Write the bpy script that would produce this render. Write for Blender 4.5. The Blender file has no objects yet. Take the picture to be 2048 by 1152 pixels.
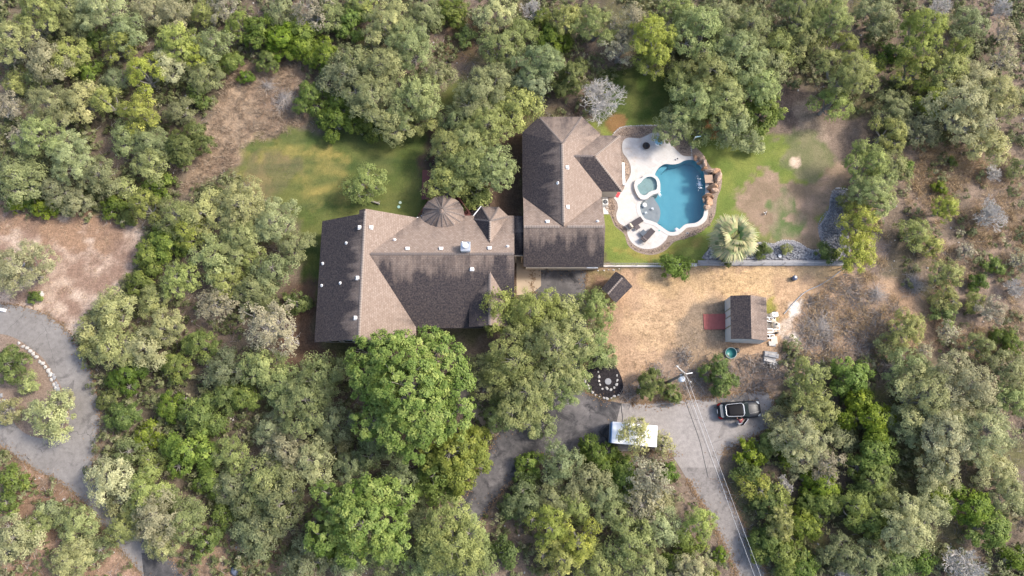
import bpy, bmesh, math, random
import numpy as np
from mathutils import Vector, Matrix
S = bpy.context.scene
COL = S.collection
PI = math.pi
# ------------------------------------------------------------------ camera
HC, TH, F = 79.0, math.radians(13.3), 1420.0
cd = bpy.data.cameras.new('camera'); cam = bpy.data.objects.new('camera', cd); COL.objects.link(cam)
cam.location = (0, 0, HC); cam.rotation_euler = (TH, 0, 0)
cd.sensor_width = 36; cd.lens = F * 36 / 2048; cd.clip_end = 6000; cd.clip_start = .5
S.camera = cam
# ------------------------------------------------------------------ sky, sun, exposure
SUN_EL, SUN_AZ = math.radians(44), math.radians(76)      # azimuth clockwise from north (+y)
w = bpy.data.worlds.new('World'); S.world = w; w.use_nodes = True
nt = w.node_tree; nt.nodes.clear()
sk = nt.nodes.new('ShaderNodeTexSky'); sk.sky_type = 'NISHITA'; sk.sun_disc = False
sk.sun_elevation = SUN_EL; sk.sun_rotation = SUN_AZ; sk.air_density = 1.0; sk.dust_density = 3.0; sk.ozone_density = 1.0
bg = nt.nodes.new('ShaderNodeBackground'); bg.inputs['Strength'].default_value = .15
wo = nt.nodes.new('ShaderNodeOutputWorld'); nt.links.new(sk.outputs[0], bg.inputs[0]); nt.links.new(bg.outputs[0], wo.inputs[0])
sl = bpy.data.lights.new('sun', 'SUN'); so = bpy.data.objects.new('sun', sl); COL.objects.link(so)
sl.energy = 2.2; sl.angle = math.radians(10); sl.color = (1.0, .93, .83)
sd = Vector((math.sin(SUN_AZ) * math.cos(SUN_EL), math.cos(SUN_AZ) * math.cos(SUN_EL), math.sin(SUN_EL)))
so.rotation_euler = sd.to_track_quat('Z', 'Y').to_euler(); so.location = (60, 20, 60)
S.view_settings.view_transform = 'Standard'; S.view_settings.look = 'None'
S.view_settings.gamma = 1; S.view_settings.use_curve_mapping = False
S.view_settings.exposure = 1.27
S.render.engine = 'CYCLES'
S.cycles.max_bounces = 8; S.cycles.diffuse_bounces = 5; S.cycles.transparent_max_bounces = 12
S.cycles.use_denoising = True

# ------------------------------------------------------------------ helpers
CT, ST = math.cos(TH), math.sin(TH)
def P(px, py, z=0.0):
    "point of the place seen at photo pixel (px,py) at height z"
    u, v = (px - 1024) / F, (576 - py) / F
    t = (HC - z) / (CT - v * ST)
    return Vector((u * t, (v * CT + ST) * t, z))
def PXM(py, z=0.0):
    "metres per photo pixel at that row"
    return (HC - z) / (CT - (576 - py) / F * ST) / F

def catmull(pts, n=5, closed=True):
    out = []; N = len(pts)
    rng = range(N) if closed else range(N - 1)
    for i in rng:
        g = (lambda k: pts[k % N]) if closed else (lambda k: pts[min(max(k, 0), N - 1)])
        p0, p1, p2, p3 = [np.array(g(i + k), float) for k in (-1, 0, 1, 2)]
        for j in range(n):
            t = j / n
            out.append(tuple(.5 * ((2 * p1) + (-p0 + p2) * t + (2 * p0 - 5 * p1 + 4 * p2 - p3) * t * t + (-p0 + 3 * p1 - 3 * p2 + p3) * t ** 3)))
    if not closed: out.append(tuple(pts[-1]))
    return out
def offset_loop(pts, d):
    "offset outwards (positive d) a closed loop of (x,y)"
    a = np.array(pts, float)[:, :2]
    area = .5 * np.sum(a[:, 0] * np.roll(a[:, 1], -1) - np.roll(a[:, 0], -1) * a[:, 1])
    t = np.roll(a, -1, 0) - np.roll(a, 1, 0); t /= np.linalg.norm(t, axis=1)[:, None] + 1e-9
    n = np.stack([t[:, 1], -t[:, 0]], 1) * (1 if area > 0 else -1)
    return [tuple(p) for p in a + n * d]

def link(o, parent=None):
    COL.objects.link(o)
    if parent: o.parent = parent
    return o
def tag(o, label=None, cat=None, group=None, kind=None):
    if label: o['label'] = label
    if cat: o['category'] = cat
    if group: o['group'] = group
    if kind: o['kind'] = kind
    return o
def thing(name, label, cat, loc=(0, 0, 0), rz=0.0, group=None):
    o = bpy.data.objects.new(name, None); o.empty_display_size = .3
    COL.objects.link(o); o.location = loc; o.rotation_euler = (0, 0, rz)
    return tag(o, label, cat, group)

class MB:
    def __init__(s): s.v = []; s.f = []; s.m = []; s.uv = {}; s.a = []
    def add(s, vs, fs, mi=0, uvs=None, att=0.0):
        b = len(s.v); s.v += [tuple(p) for p in vs]
        for k, f in enumerate(fs):
            if uvs: s.uv[len(s.f)] = uvs[k]
            s.f.append([b + i for i in f]); s.m.append(mi); s.a.append(att)
        return s
    def box(s, c, d, rz=0.0, mi=0, taper=1.0, rot=None):
        hx, hy, hz = d[0] / 2, d[1] / 2, d[2] / 2
        vs = [(-hx, -hy, -hz), (hx, -hy, -hz), (hx, hy, -hz), (-hx, hy, -hz),
              (-hx * taper, -hy * taper, hz), (hx * taper, -hy * taper, hz), (hx * taper, hy * taper, hz), (-hx * taper, hy * taper, hz)]
        R = rot if rot is not None else Matrix.Rotation(rz, 3, 'Z')
        vs = [R @ Vector(p) + Vector(c) for p in vs]
        return s.add(vs, [(0, 3, 2, 1), (4, 5, 6, 7), (0, 1, 5, 4), (1, 2, 6, 5), (2, 3, 7, 6), (3, 0, 4, 7)], mi)
    def tube(s, p, q, r0, r1=None, n=8, mi=0, cap=True):
        p, q = Vector(p), Vector(q); r1 = r0 if r1 is None else r1
        d = (q - p); L = d.length
        if L < 1e-6: return s
        d /= L; u = d.orthogonal().normalized(); v2 = d.cross(u)
        vs = [c + (u * math.cos(2 * PI * i / n) + v2 * math.sin(2 * PI * i / n)) * r for c, r in ((p, r0), (q, r1)) for i in range(n)]
        fs = [(i, (i + 1) % n, n + (i + 1) % n, n + i) for i in range(n)]
        if cap: fs += [tuple(range(n))[::-1], tuple(range(n, 2 * n))]
        return s.add(vs, fs, mi)
    def path(s, pts, r, n=6, mi=0):
        for a, b in zip(pts[:-1], pts[1:]): s.tube(a, b, r, r, n, mi)
        return s
    def lathe(s, prof, c=(0, 0, 0), n=20, mi=0, R=None):
        vs = []
        for r, z in prof:
            for i in range(n):
                p = Vector((r * math.cos(2 * PI * i / n), r * math.sin(2 * PI * i / n), z))
                if R is not None: p = R @ p
                vs.append(p + Vector(c))
        fs = [(k * n + i, k * n + (i + 1) % n, (k + 1) * n + (i + 1) % n, (k + 1) * n + i) for k in range(len(prof) - 1) for i in range(n)]
        return s.add(vs, fs, mi)
    def prism(s, loop, z0, z1, mi=0, bottom=False):
        n = len(loop)
        lo = [(p[0], p[1], z0) for p in loop]; hi = [(p[0], p[1], z1) for p in loop]
        a = sum(loop[i][0] * loop[(i + 1) % n][1] - loop[(i + 1) % n][0] * loop[i][1] for i in range(n))
        fs = [(i, (i + 1) % n, n + (i + 1) % n, n + i) for i in range(n)] + [tuple(range(n, 2 * n))]
        if a < 0: fs = [f[::-1] for f in fs]
        if bottom: fs.append(tuple(range(n))[::-1])
        return s.add(lo + hi, fs, mi)
    def mesh(s, name, mats, smooth=False):
        me = bpy.data.meshes.new(name); me.from_pydata(s.v, [], s.f)
        for m in (mats if isinstance(mats, (list, tuple)) else [mats]): me.materials.append(m)
        me.polygons.foreach_set('material_index', s.m)
        if s.uv:
            ul = me.uv_layers.new(name='UVMap')
            for pi_, uvs in s.uv.items():
                po = me.polygons[pi_]
                for k, li in enumerate(po.loop_indices): ul.data[li].uv = uvs[k]
        if any(s.a):
            at = me.attributes.new('stain_shade', 'FLOAT', 'FACE'); at.data.foreach_set('value', s.a)
        if smooth: me.polygons.foreach_set('use_smooth', [True] * len(s.f))
        me.update(); return me
    def build(s, name, mats, parent=None, smooth=False):
        return link(bpy.data.objects.new(name, s.mesh(name, mats, smooth)), parent)

def sheet_mesh(name, outer, holes, z, m):
    bm = bmesh.new(); edges = []
    for lp in [outer] + holes:
        vs = [bm.verts.new((p[0], p[1], z)) for p in lp]
        edges += [bm.edges.new((vs[i], vs[(i + 1) % len(vs)])) for i in range(len(vs))]
    bmesh.ops.triangle_fill(bm, use_beauty=True, edges=edges, use_dissolve=False)
    for f in bm.faces:
        if f.normal.z < 0: f.normal_flip()
    bm.normal_update()
    me = bpy.data.meshes.new(name); bm.to_mesh(me); bm.free(); me.materials.append(m); return me
def sheet(name, outer, z, m, holes=(), kind='structure', parent=None):
    o = link(bpy.data.objects.new(name, sheet_mesh(name, outer, list(holes), z, m)), parent)
    if kind and not parent: o['kind'] = kind
    return o
def quads_mesh(name, V, m, att=None, attname='var'):
    "V: (N,4,3) float array"
    N = V.shape[0]; me = bpy.data.meshes.new(name)
    me.vertices.add(N * 4); me.vertices.foreach_set('co', np.ascontiguousarray(V, dtype=np.float32).ravel())
    me.loops.add(N * 4); me.loops.foreach_set('vertex_index', np.arange(N * 4, dtype=np.int32))
    me.polygons.add(N); me.polygons.foreach_set('loop_start', np.arange(0, N * 4, 4, dtype=np.int32))
    me.update(calc_edges=True)
    if att is not None:
        a = me.attributes.new(attname, 'FLOAT', 'FACE'); a.data.foreach_set('value', np.ascontiguousarray(att, dtype=np.float32))
    me.materials.append(m); return me

# value noise in numpy
def vnoise(x, y, seed=0):
    xi, yi = np.floor(x).astype(np.int64), np.floor(y).astype(np.int64); fx, fy = x - xi, y - yi
    fx = fx * fx * (3 - 2 * fx); fy = fy * fy * (3 - 2 * fy)
    def h(a, b):
        n = (a * 374761393 + b * 668265263 + seed * 974634777) & 0x7fffffff
        n = ((n ^ (n >> 13)) * 1274126177) & 0x7fffffff
        return ((n ^ (n >> 16)) & 0xffff) / 65535.0
    return (h(xi, yi) * (1 - fx) + h(xi + 1, yi) * fx) * (1 - fy) + (h(xi, yi + 1) * (1 - fx) + h(xi + 1, yi + 1) * fx) * fy
def fbm(x, y, sc, oc=4, seed=0):
    s = 0; a = .5; t = 0
    for k in range(oc):
        s = s + a * vnoise(x / sc * 2 ** k + 17.3 * k, y / sc * 2 ** k - 9.1 * k, seed + k); t += a; a *= .55
    return s / t
def sdpoly(X, Y, poly):
    "signed distance, positive inside"
    p = np.array([(q[0], q[1]) for q in poly]); d = np.full(X.shape, 1e9); ins = np.zeros(X.shape, bool)
    for i in range(len(p)):
        a, b = p[i], p[(i + 1) % len(p)]; e = b - a
        wx, wy = X - a[0], Y - a[1]
        t = np.clip((wx * e[0] + wy * e[1]) / (e @ e + 1e-12), 0, 1)
        d = np.minimum(d, (wx - e[0] * t) ** 2 + (wy - e[1] * t) ** 2)
        c = ((a[1] > Y) != (b[1] > Y)) & (X < (b[0] - a[0]) * (Y - a[1]) / (b[1] - a[1] + 1e-12) + a[0])
        ins ^= c
    return np.where(ins, np.sqrt(d), -np.sqrt(d))
def W(pts, z=0.0): return [tuple(P(x, y, z))[:2] for x, y in pts]
def lin(r, g, b):
    f = lambda c: (c / 255 / 12.92) if c <= 10 else ((c / 255 + .055) / 1.055) ** 2.4
    return (f(r), f(g), f(b))

# ------------------------------------------------------------------ materials
class NB:
    def __init__(s, name):
        s.m = bpy.data.materials.new(name); s.m.use_nodes = True; s.t = s.m.node_tree; s.t.nodes.clear()
        s.out = s.t.nodes.new('ShaderNodeOutputMaterial')
    def n(s, k, **kw):
        o = s.t.nodes.new('ShaderNode' + k)
        for a, b in kw.items():
            if a.startswith('i_'): o.inputs[a[2:].replace('_', ' ')].default_value = b
            else: setattr(o, a, b)
        return o
    def l(s, a, b): s.t.links.new(a, b)
    def coord(s, kind='Object'): return s.n('TexCoord').outputs[kind]
    def noise(s, scale, detail=4, rough=.6, vec=None, dist=0):
        o = s.n('TexNoise'); o.inputs['Scale'].default_value = scale; o.inputs['Detail'].default_value = detail
        o.inputs['Roughness'].default_value = rough; o.inputs['Distortion'].default_value = dist
        s.l(vec if vec is not None else s.coord(), o.inputs['Vector']); return o.outputs['Fac']
    def ramp(s, fac, stops, interp='LINEAR'):
        r = s.n('ValToRGB'); r.color_ramp.interpolation = interp; e = r.color_ramp.elements
        while len(e) < len(stops): e.new(.5)
        for i, (p, c) in enumerate(stops):
            e[i].position = p; e[i].color = (c if len(c) == 4 else (*c, 1)) if not isinstance(c, (int, float)) else (c, c, c, 1)
        s.l(fac, r.inputs['Fac']); return r.outputs['Color']
    def mix(s, fac, a, b, mode='MIX'):
        o = s.n('Mix', data_type='RGBA', blend_type=mode)
        for v, i in ((fac, 0), (a, 6), (b, 7)):
            if isinstance(v, (int, float)): o.inputs[i].default_value = v
            elif isinstance(v, tuple): o.inputs[i].default_value = (*v, 1) if len(v) == 3 else v
            else: s.l(v, o.inputs[i])
        return o.outputs[2]
    def math(s, op, a, b=None, clamp=False):
        o = s.n('Math', operation=op); o.use_clamp = clamp
        for v, i in ((a, 0), (b, 1)):
            if v is None: continue
            if isinstance(v, (int, float)): o.inputs[i].default_value = v
            else: s.l(v, o.inputs[i])
        return o.outputs[0]
    def bsdf(s, col, rough=.8, bump=None, bstr=.3, bdist=.05, metal=0, spec=.3, coat=0):
        b = s.n('BsdfPrincipled')
        if isinstance(col, tuple): b.inputs['Base Color'].default_value = (*col, 1)
        else: s.l(col, b.inputs['Base Color'])
        if isinstance(rough, (int, float)): b.inputs['Roughness'].default_value = rough
        else: s.l(rough, b.inputs['Roughness'])
        b.inputs['Metallic'].default_value = metal; b.inputs['Specular IOR Level'].default_value = spec
        b.inputs['Coat Weight'].default_value = coat
        if bump is not None:
            bp = s.n('Bump'); bp.inputs['Strength'].default_value = bstr; bp.inputs['Distance'].default_value = bdist
            s.l(bump, bp.inputs['Height']); s.l(bp.outputs[0], b.inputs['Normal'])
        return b
    def done(s, sh): s.l(sh.outputs[0] if hasattr(sh, 'outputs') else sh, s.out.inputs['Surface']); return s.m

MATS = {}
def plain(name, col, rough=.6, var=.18, scale=3.0, metal=0, spec=.4, coat=0, bump=.1):
    "a painted / stone / metal surface with some wear"
    if name in MATS: return MATS[name]
    b = NB(name); f = b.noise(scale, 5); f2 = b.noise(scale * 9, 3)
    c = b.mix(f, tuple(x * (1 - var) for x in col), tuple(min(x * (1 + var), 1) for x in col))
    c = b.mix(b.math('MULTIPLY', f2, var), c, tuple(x * .5 for x in col))
    MATS[name] = b.done(b.bsdf(c, rough, f2, bump, .02, metal, spec, coat)); return MATS[name]

def leaf_mat(name, dark, mid, light, transl=.42, jit=.20, rough=.55):
    b = NB(name)
    at = b.n('Attribute', attribute_name='var').outputs['Fac']
    oi = b.n('ObjectInfo').outputs['Random']
    col = b.ramp(at, [(0, dark), (.5, mid), (1, light)])
    hs = b.n('HueSaturation'); b.l(col, hs.inputs['Color'])
    b.l(b.math('ADD', b.math('MULTIPLY', oi, .035 if jit > .05 else 0.0), .485 if jit > .05 else .5), hs.inputs['Hue'])
    b.l(b.math('ADD', b.math('MULTIPLY', b.math('FRACT', b.math('MULTIPLY', oi, 7.31)), 2 * jit), 1 - jit), hs.inputs['Value'])
    b.l(b.math('ADD', b.math('MULTIPLY', b.math('FRACT', b.math('MULTIPLY', oi, 3.77)), .3 if jit > .05 else .0), .85 if jit > .05 else 1.05), hs.inputs['Saturation'])
    d = b.bsdf(hs.outputs[0], rough, spec=.25)
    t = b.n('BsdfTranslucent'); b.l(hs.outputs[0], t.inputs['Color'])
    mx = b.n('MixShader'); mx.inputs[0].default_value = transl; b.l(d.outputs[0], mx.inputs[1]); b.l(t.outputs[0], mx.inputs[2])
    return b.done(mx)
LEAF = {
 'O': leaf_mat('leaf_live_oak', (0.149, 0.165, 0.060), (0.267, 0.293, 0.115), (0.460, 0.478, 0.196)),
 'P': leaf_mat('leaf_pale_oak', (0.196, 0.201, 0.092), (0.345, 0.345, 0.167), (0.580, 0.554, 0.283)),
 'J': leaf_mat('leaf_juniper', (0.138, 0.156, 0.044), (0.256, 0.281, 0.081), (0.504, 0.518, 0.154)),
 'S': leaf_mat('leaf_evergreen_shrub', (0.073, 0.106, 0.020), (0.146, 0.196, 0.039), (0.314, 0.364, 0.082)),
 'M': leaf_mat('leaf_broadleaf', (.085, .14, .028), (.165, .225, .058), (.35, .40, .125), .3, .03),
 'Y': leaf_mat('leaf_yellowing_oak', (.105, .130, .035), (.185, .220, .062), (.33, .35, .11)),
 'G': leaf_mat('leaf_sparse_grey', (0.210, 0.189, 0.126), (0.336, 0.304, 0.194), (0.517, 0.470, 0.306)),
 'F': leaf_mat('leaf_fresh_oak', (.145, .165, .055), (.25, .285, .105), (.42, .44, .175), .42, .08),
 'K': leaf_mat('leaf_dusky_oak', (0.121, 0.138, 0.061), (0.217, 0.244, 0.113), (0.386, 0.406, 0.189)),
}
M_under = leaf_mat('leaf_undergrowth', (.075, .088, .032), (.14, .15, .058), (.27, .245, .15), .3)
def bark(name, a, c): 
    b = NB(name); f = b.noise(5, 5); return b.done(b.bsdf(b.mix(f, a, c), .9, f, .4, .02))
M_bark = bark('bark_grey', (.16, .14, .12), (.33, .31, .28)); M_dead = bark('bark_dead', (.32, .295, .265), (.56, .53, .49))
M_twig = bark('dry_twig', (.20, .18, .165), (.40, .36, .33))
# ------------------------------------------------------------------ plan shapes, in photo pixels on the ground
def CR(ox, oy, s, pts): return [(ox + x / s, oy + y / s) for x, y in pts]
pool_px = catmull(CR(1200, 230, 3.84, [(715, 345), (655, 346), (600, 372), (545, 378), (500, 374), (455, 398), (424, 440), (420, 475), (452, 520), (455, 590), (400, 618), (330, 655), (306, 690), (308, 740), (340, 798), (385, 815), (430, 832), (480, 868), (530, 900), (580, 900), (622, 872), (660, 842), (735, 832), (785, 795), (803, 740), (806, 660), (812, 560), (806, 480), (790, 420), (750, 368)]), 5)
POOL = W(pool_px)
spa_out = offset_loop(W(catmull(CR(1200, 230, 3.84, [(262, 545), (275, 502), (318, 486), (348, 460), (400, 455), (440, 480), (460, 520), (461, 570), (455, 597), (400, 615), (352, 648), (310, 645), (278, 602)]), 5), .3), 0)
spa_in = W(catmull(CR(1200, 230, 3.84, [(285, 547), (312, 522), (332, 498), (362, 478), (400, 478), (430, 502), (438, 548), (428, 576), (385, 590), (345, 618), (313, 610), (294, 580)]), 5), .3)
patio_px = CR(1200, 230, 3.84, [(168, 590), (112, 610), (105, 635), (128, 668), (138, 712), (124, 768), (142, 825), (203, 870), (213, 925), (248, 985), (305, 1020), (372, 1030), (442, 1014), (500, 968), (528, 925), (590, 925), (632, 898), (668, 868), (745, 858), (805, 820), (828, 770), (830, 700), (830, 560), (820, 470), (800, 420), (760, 370), (725, 330), (715, 322), (640, 313), (605, 288), (520, 200), (455, 140), (400, 138), (350, 162), (300, 180), (220, 175), (182, 195), (170, 235), (176, 290), (215, 345), (235, 400), (232, 460), (195, 530)])
PATIO = W(catmull(patio_px, 4))
gravel_px = CR(1200, 230, 3.84, [(30, 620), (32, 735), (75, 765), (112, 850), (185, 915), (215, 1000), (290, 1055), (400, 1075), (500, 1042), (570, 975), (650, 950), (760, 900), (840, 840), (885, 760), (900, 640), (930, 560), (930, 460), (850, 400), (790, 300), (720, 230), (690, 180), (560, 80), (420, 78), (300, 82), (185, 88), (140, 110), (100, 150), (20, 240)])
GRAVEL = W(catmull(gravel_px, 4))
SHELF = W(catmull(CR(1200, 230, 3.84, [(330, 655), (306, 690), (308, 740), (340, 798), (385, 815), (430, 832), (458, 800), (468, 750), (460, 700), (430, 650), (400, 618)]), 4))
lawn_n = [(478, 335), (498, 285), (560, 262), (640, 262), (860, 262), (900, 150), (1000, 200), (1045, 225), (1045, 300), (860, 300), (862, 440), (640, 560), (640, 600), (600, 600), (600, 450), (540, 395), (500, 370)]
lawn_e = [(1200, 380), (1207, 528), (1412, 526), (1420, 497), (1445, 478), (1560, 488), (1600, 478), (1648, 495), (1640, 450), (1672, 400), (1690, 375), (1712, 340), (1640, 280), (1560, 265), (1500, 250), (1400, 190), (1290, 130), (1240, 160), (1215, 230), (1170, 240), (1200, 275)]
Z = lambda pts: W(catmull(pts, 3))
ground_zones = [  # (outline, colour A, colour B, feather, edge wander)
 (Z([(470, 125), (560, 112), (615, 122), (612, 190), (600, 262), (500, 292), (470, 335), (400, 375), (360, 385), (378, 330), (425, 235), (440, 165)]), (.30, .22, .15), (.185, .13, .09), .8, 1.5),
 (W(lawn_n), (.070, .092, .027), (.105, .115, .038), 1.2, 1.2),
 (Z([(500, 300), (590, 290), (700, 345), (720, 390), (620, 410), (520, 380)]), (.20, .17, .055), (.10, .11, .036), 1.6, 2.2),  # streak of sun between the trees, painted as yellower lawn
 (Z([(480, 335), (560, 300), (600, 330), (540, 395), (500, 380)]), (.15, .12, .06), (.10, .10, .045), 1.2, 1.5),
 (Z([(560, 600), (640, 560), (640, 690), (760, 700), (640, 760), (560, 790)]), (.12, .075, .05), (.085, .06, .045), 1.0, 1.0),
 (Z([(860, 230), (1060, 210), (1170, 225), (1050, 250), (1045, 560), (960, 560), (960, 420), (870, 430)]), (.105, .07, .05), (.075, .055, .04), 1.2, 1.5),
 (Z([(-40, 395), (60, 430), (170, 436), (270, 452), (285, 520), (240, 570), (160, 650), (155, 690), (110, 640), (40, 608), (-40, 600)]), (.42, .325, .255), (.21, .14, .105), .7, 1.2),
 (Z([(-40, 395), (60, 430), (170, 436), (255, 452), (255, 490), (150, 500), (60, 470), (-40, 440)]), (.25, .16, .105), (.19, .125, .09), 1.0, 2.0),
 (Z([(-40, 895), (70, 950), (170, 1015), (240, 1100), (290, 1170), (-40, 1200)]), (.29, .195, .14), (.17, .11, .075), .8, 1.0),
 (Z([(360, 1060), (480, 1080), (600, 1090), (640, 1200), (370, 1200)]), (.28, .20, .13), (.20, .14, .10), 1.0, 1.0),
 (W([(1168, 538), (1690, 526), (1790, 560), (1900, 640), (1850, 720), (1700, 712), (1560, 690), (1548, 785), (1420, 798), (1240, 812), (1215, 720), (1180, 610)]), (.345, .235, .15), (.27, .18, .115), .9, 1.3),
 (Z([(1290, 545), (1560, 532), (1680, 535), (1640, 580), (1560, 590), (1540, 610), (1440, 600), (1330, 600)]), (.42, .29, .16), (.34, .235, .135), .9, 2.0),
 (Z([(1250, 620), (1340, 590), (1430, 600), (1400, 700), (1300, 690)]), (.42, .29, .175), (.33, .225, .135), 1.4, 2.0),
 (Z([(1535, 600), (1560, 590), (1556, 640), (1536, 650)]), (.24, .20, .055), (.17, .16, .04), .5, .6),
 (Z([(1560, 560), (1640, 560), (1660, 600), (1580, 640), (1560, 700), (1545, 700), (1556, 640)]), (.42, .28, .17), (.30, .20, .12), .8, 1.3),
 (Z([(1575, 615), (1598, 605), (1590, 640), (1602, 680), (1585, 690), (1563, 665), (1572, 640)]), (.62, .55, .48), (.40, .32, .25), .35, 1.1),
 (Z([(1620, 590), (1720, 540), (1800, 600), (1830, 680), (1700, 720), (1590, 715), (1600, 660)]), (.20, .15, .115), (.31, .215, .145), 1.2, 2.0),
 (Z([(1560, 705), (1700, 712), (1560, 760), (1545, 790), (1400, 790), (1260, 806), (1240, 790), (1350, 700), (1450, 720)]), (.25, .18, .13), (.18, .135, .10), 1.2, 1.6),
 (Z([(1370, 615), (1448, 605), (1452, 700), (1400, 760), (1365, 720)]), (.20, .15, .105), (.26, .185, .12), 1.2, 1.2),  # shed's shadow to the west, painted as darker ground
 (Z([(1190, 540), (1240, 540), (1210, 590), (1185, 600), (1178, 560)]), (.20, .125, .08), (.13, .11, .05), .5, .8),
 (Z([(1700, 400), (1760, 430), (1780, 520), (1740, 560), (1700, 520), (1690, 440)]), (.17, .13, .105), (.24, .18, .14), 1., 1.5),
 (Z([(1810, 280), (1900, 300), (2000, 300), (1960, 380), (1850, 420), (1815, 370)]), (.27, .18, .115), (.17, .125, .085), 1., 2.0),
 (Z([(1930, 430), (2060, 420), (2060, 520), (1960, 510)]), (.24, .165, .115), (.15, .105, .08), 1., 2.0),
 (Z([(1870, 540), (1960, 620), (1990, 720), (1900, 700)]), (.22, .15, .11), (.14, .10, .075), 1., 2.0),
  (Z([(1800, 290), (2000, 290), (2120, 300), (2130, 700), (1960, 700), (1860, 560), (1800, 420)]), (.25, .185, .14), (.155, .12, .09), 1.2, 2.2),
 (Z([(1930, 20), (2120, -20), (2120, 140), (2000, 160), (1930, 90)]), (.24, .18, .14), (.15, .115, .09), 1.2, 2.0),
 (Z([(880, 60), (940, 20), (970, 60), (960, 120), (900, 130)]), (.17, .11, .075), (.12, .09, .05), 1., 2.0),
 (W(lawn_e), (.115, .150, .036), (.165, .185, .048), .6, .8),
 (Z([(1190, 150), (1290, 130), (1380, 190), (1320, 240), (1240, 245), (1190, 235)]), (.050, .075, .018), (.09, .10, .03), .8, 1.0),  # tree shade on the lawn, painted as darker green
 (Z([(1205, 240), (1240, 228), (1262, 240), (1225, 262)]), (.24, .13, .06), (.16, .10, .04), .4, .6),
 (Z([(1560, 170), (1640, 210), (1740, 240), (1735, 320), (1700, 370), (1640, 330), (1600, 270), (1555, 275), (1540, 220)]), (.20, .15, .115), (.115, .088, .07), .9, 2.0),
 (Z([(1560, 190), (1610, 200), (1620, 240), (1570, 260)]), (.085, .065, .055), (.15, .11, .085), .8, 1.6),
 (Z([(1590, 200), (1640, 230), (1650, 290), (1620, 300), (1590, 260)]), (.27, .205, .155), (.17, .135, .10), .9, 1.5),
 (Z([(1520, 345), (1600, 350), (1690, 330), (1680, 400), (1648, 450), (1650, 490), (1550, 480), (1500, 440), (1480, 390)]), (.29, .205, .145), (.205, .15, .10), .9, 2.2),
 (Z([(1570, 275), (1640, 270), (1660, 330), (1610, 350), (1570, 320)]), (.12, .13, .058), (.18, .165, .09), .9, 1.8),
 (Z([(1535, 395), (1575, 400), (1590, 460), (1560, 485), (1540, 450)]), (.10, .135, .05), (.24, .185, .125), .6, 2.4),
 (Z([(1578, 316), (1598, 312), (1604, 330), (1590, 336), (1578, 332)]), (.60, .47, .36), (.40, .3, .22), .2, .4),
 (Z([(1400, 250), (1470, 240), (1450, 275), (1400, 270)]), (.25, .13, .06), (.15, .12, .05), .5, .8),
 (Z([(1230, 500), (1320, 500), (1400, 470), (1390, 490), (1300, 512)]), (.26, .20, .065), (.16, .17, .04), .5, .8),
]
woods_gaps = None
xs = np.concatenate([[-2500, -900, -350, -180, -120, -95], np.arange(-76, 76.01, .28), [95, 120, 180, 350, 900, 2500]])
ys = np.concatenate([[-2500, -900, -350, -150, -80, -45], np.arange(-20, 66.01, .28), [90, 120, 180, 350, 900, 2500]])
GX, GY = np.meshgrid(xs, ys); nx, ny = len(xs), len(ys)
n1 = fbm(GX, GY, 7, 5, 3); n2 = fbm(GX, GY, 1.6, 4, 9); n3 = fbm(GX, GY, 3.0, 4, 31)
base = np.zeros(GX.shape + (3,))
def blend(c, A, B, w_): 
    k = np.clip((n2 - .5) * 2.6 + (n3 - .5) * 1.6 + .5, 0, 1)[..., None]
    return c * (1 - w_[..., None]) + (np.array(A) * (1 - k) + np.array(B) * k) * w_[..., None]
k = np.clip((n1 - .5) * 3 + .5, 0, 1)[..., None]
base = np.array((.165, .125, .095)) * (1 - k) + np.array((.085, .072, .050)) * k
gsel = np.clip((fbm(GX, GY, 5, 4, 77) - .52) * 7, 0, 1)
base = blend(base, (.085, .095, .03), (.12, .11, .05), gsel * .7)
lawnw = np.zeros(GX.shape)
for i, (pl, A, B, fe, wa) in enumerate(ground_zones):
    s_ = sdpoly(GX, GY, pl) + (fbm(GX, GY, 1.8, 5, 50 + i) - .5) * 2.6 * wa
    w_ = np.clip(s_ / (fe * .5) * .5 + .5, 0, 1); w_ = w_ * w_ * (3 - 2 * w_)
    base = blend(base, A, B, w_)
stk = (fbm(GX * .16, GY * 1.3, 1.2, 4, 91) - .5) * np.clip(sdpoly(GX, GY, W(lawn_n)) + .5, 0, 1)
base = base * (1 + .9 * stk[..., None] * np.array((1.15, .8, .6)))
lw = np.maximum(sdpoly(GX, GY, W(lawn_n)), sdpoly(GX, GY, W(lawn_e)))
inpool = sdpoly(GX, GY, POOL) > 0
idx = np.arange(nx * ny).reshape(ny, nx)
q = np.stack([idx[:-1, :-1], idx[:-1, 1:], idx[1:, 1:], idx[1:, :-1]], -1).reshape(-1, 4)
keep = ~inpool.ravel()[q].any(1); isl = lw.ravel()[q].mean(1) > 0

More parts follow.
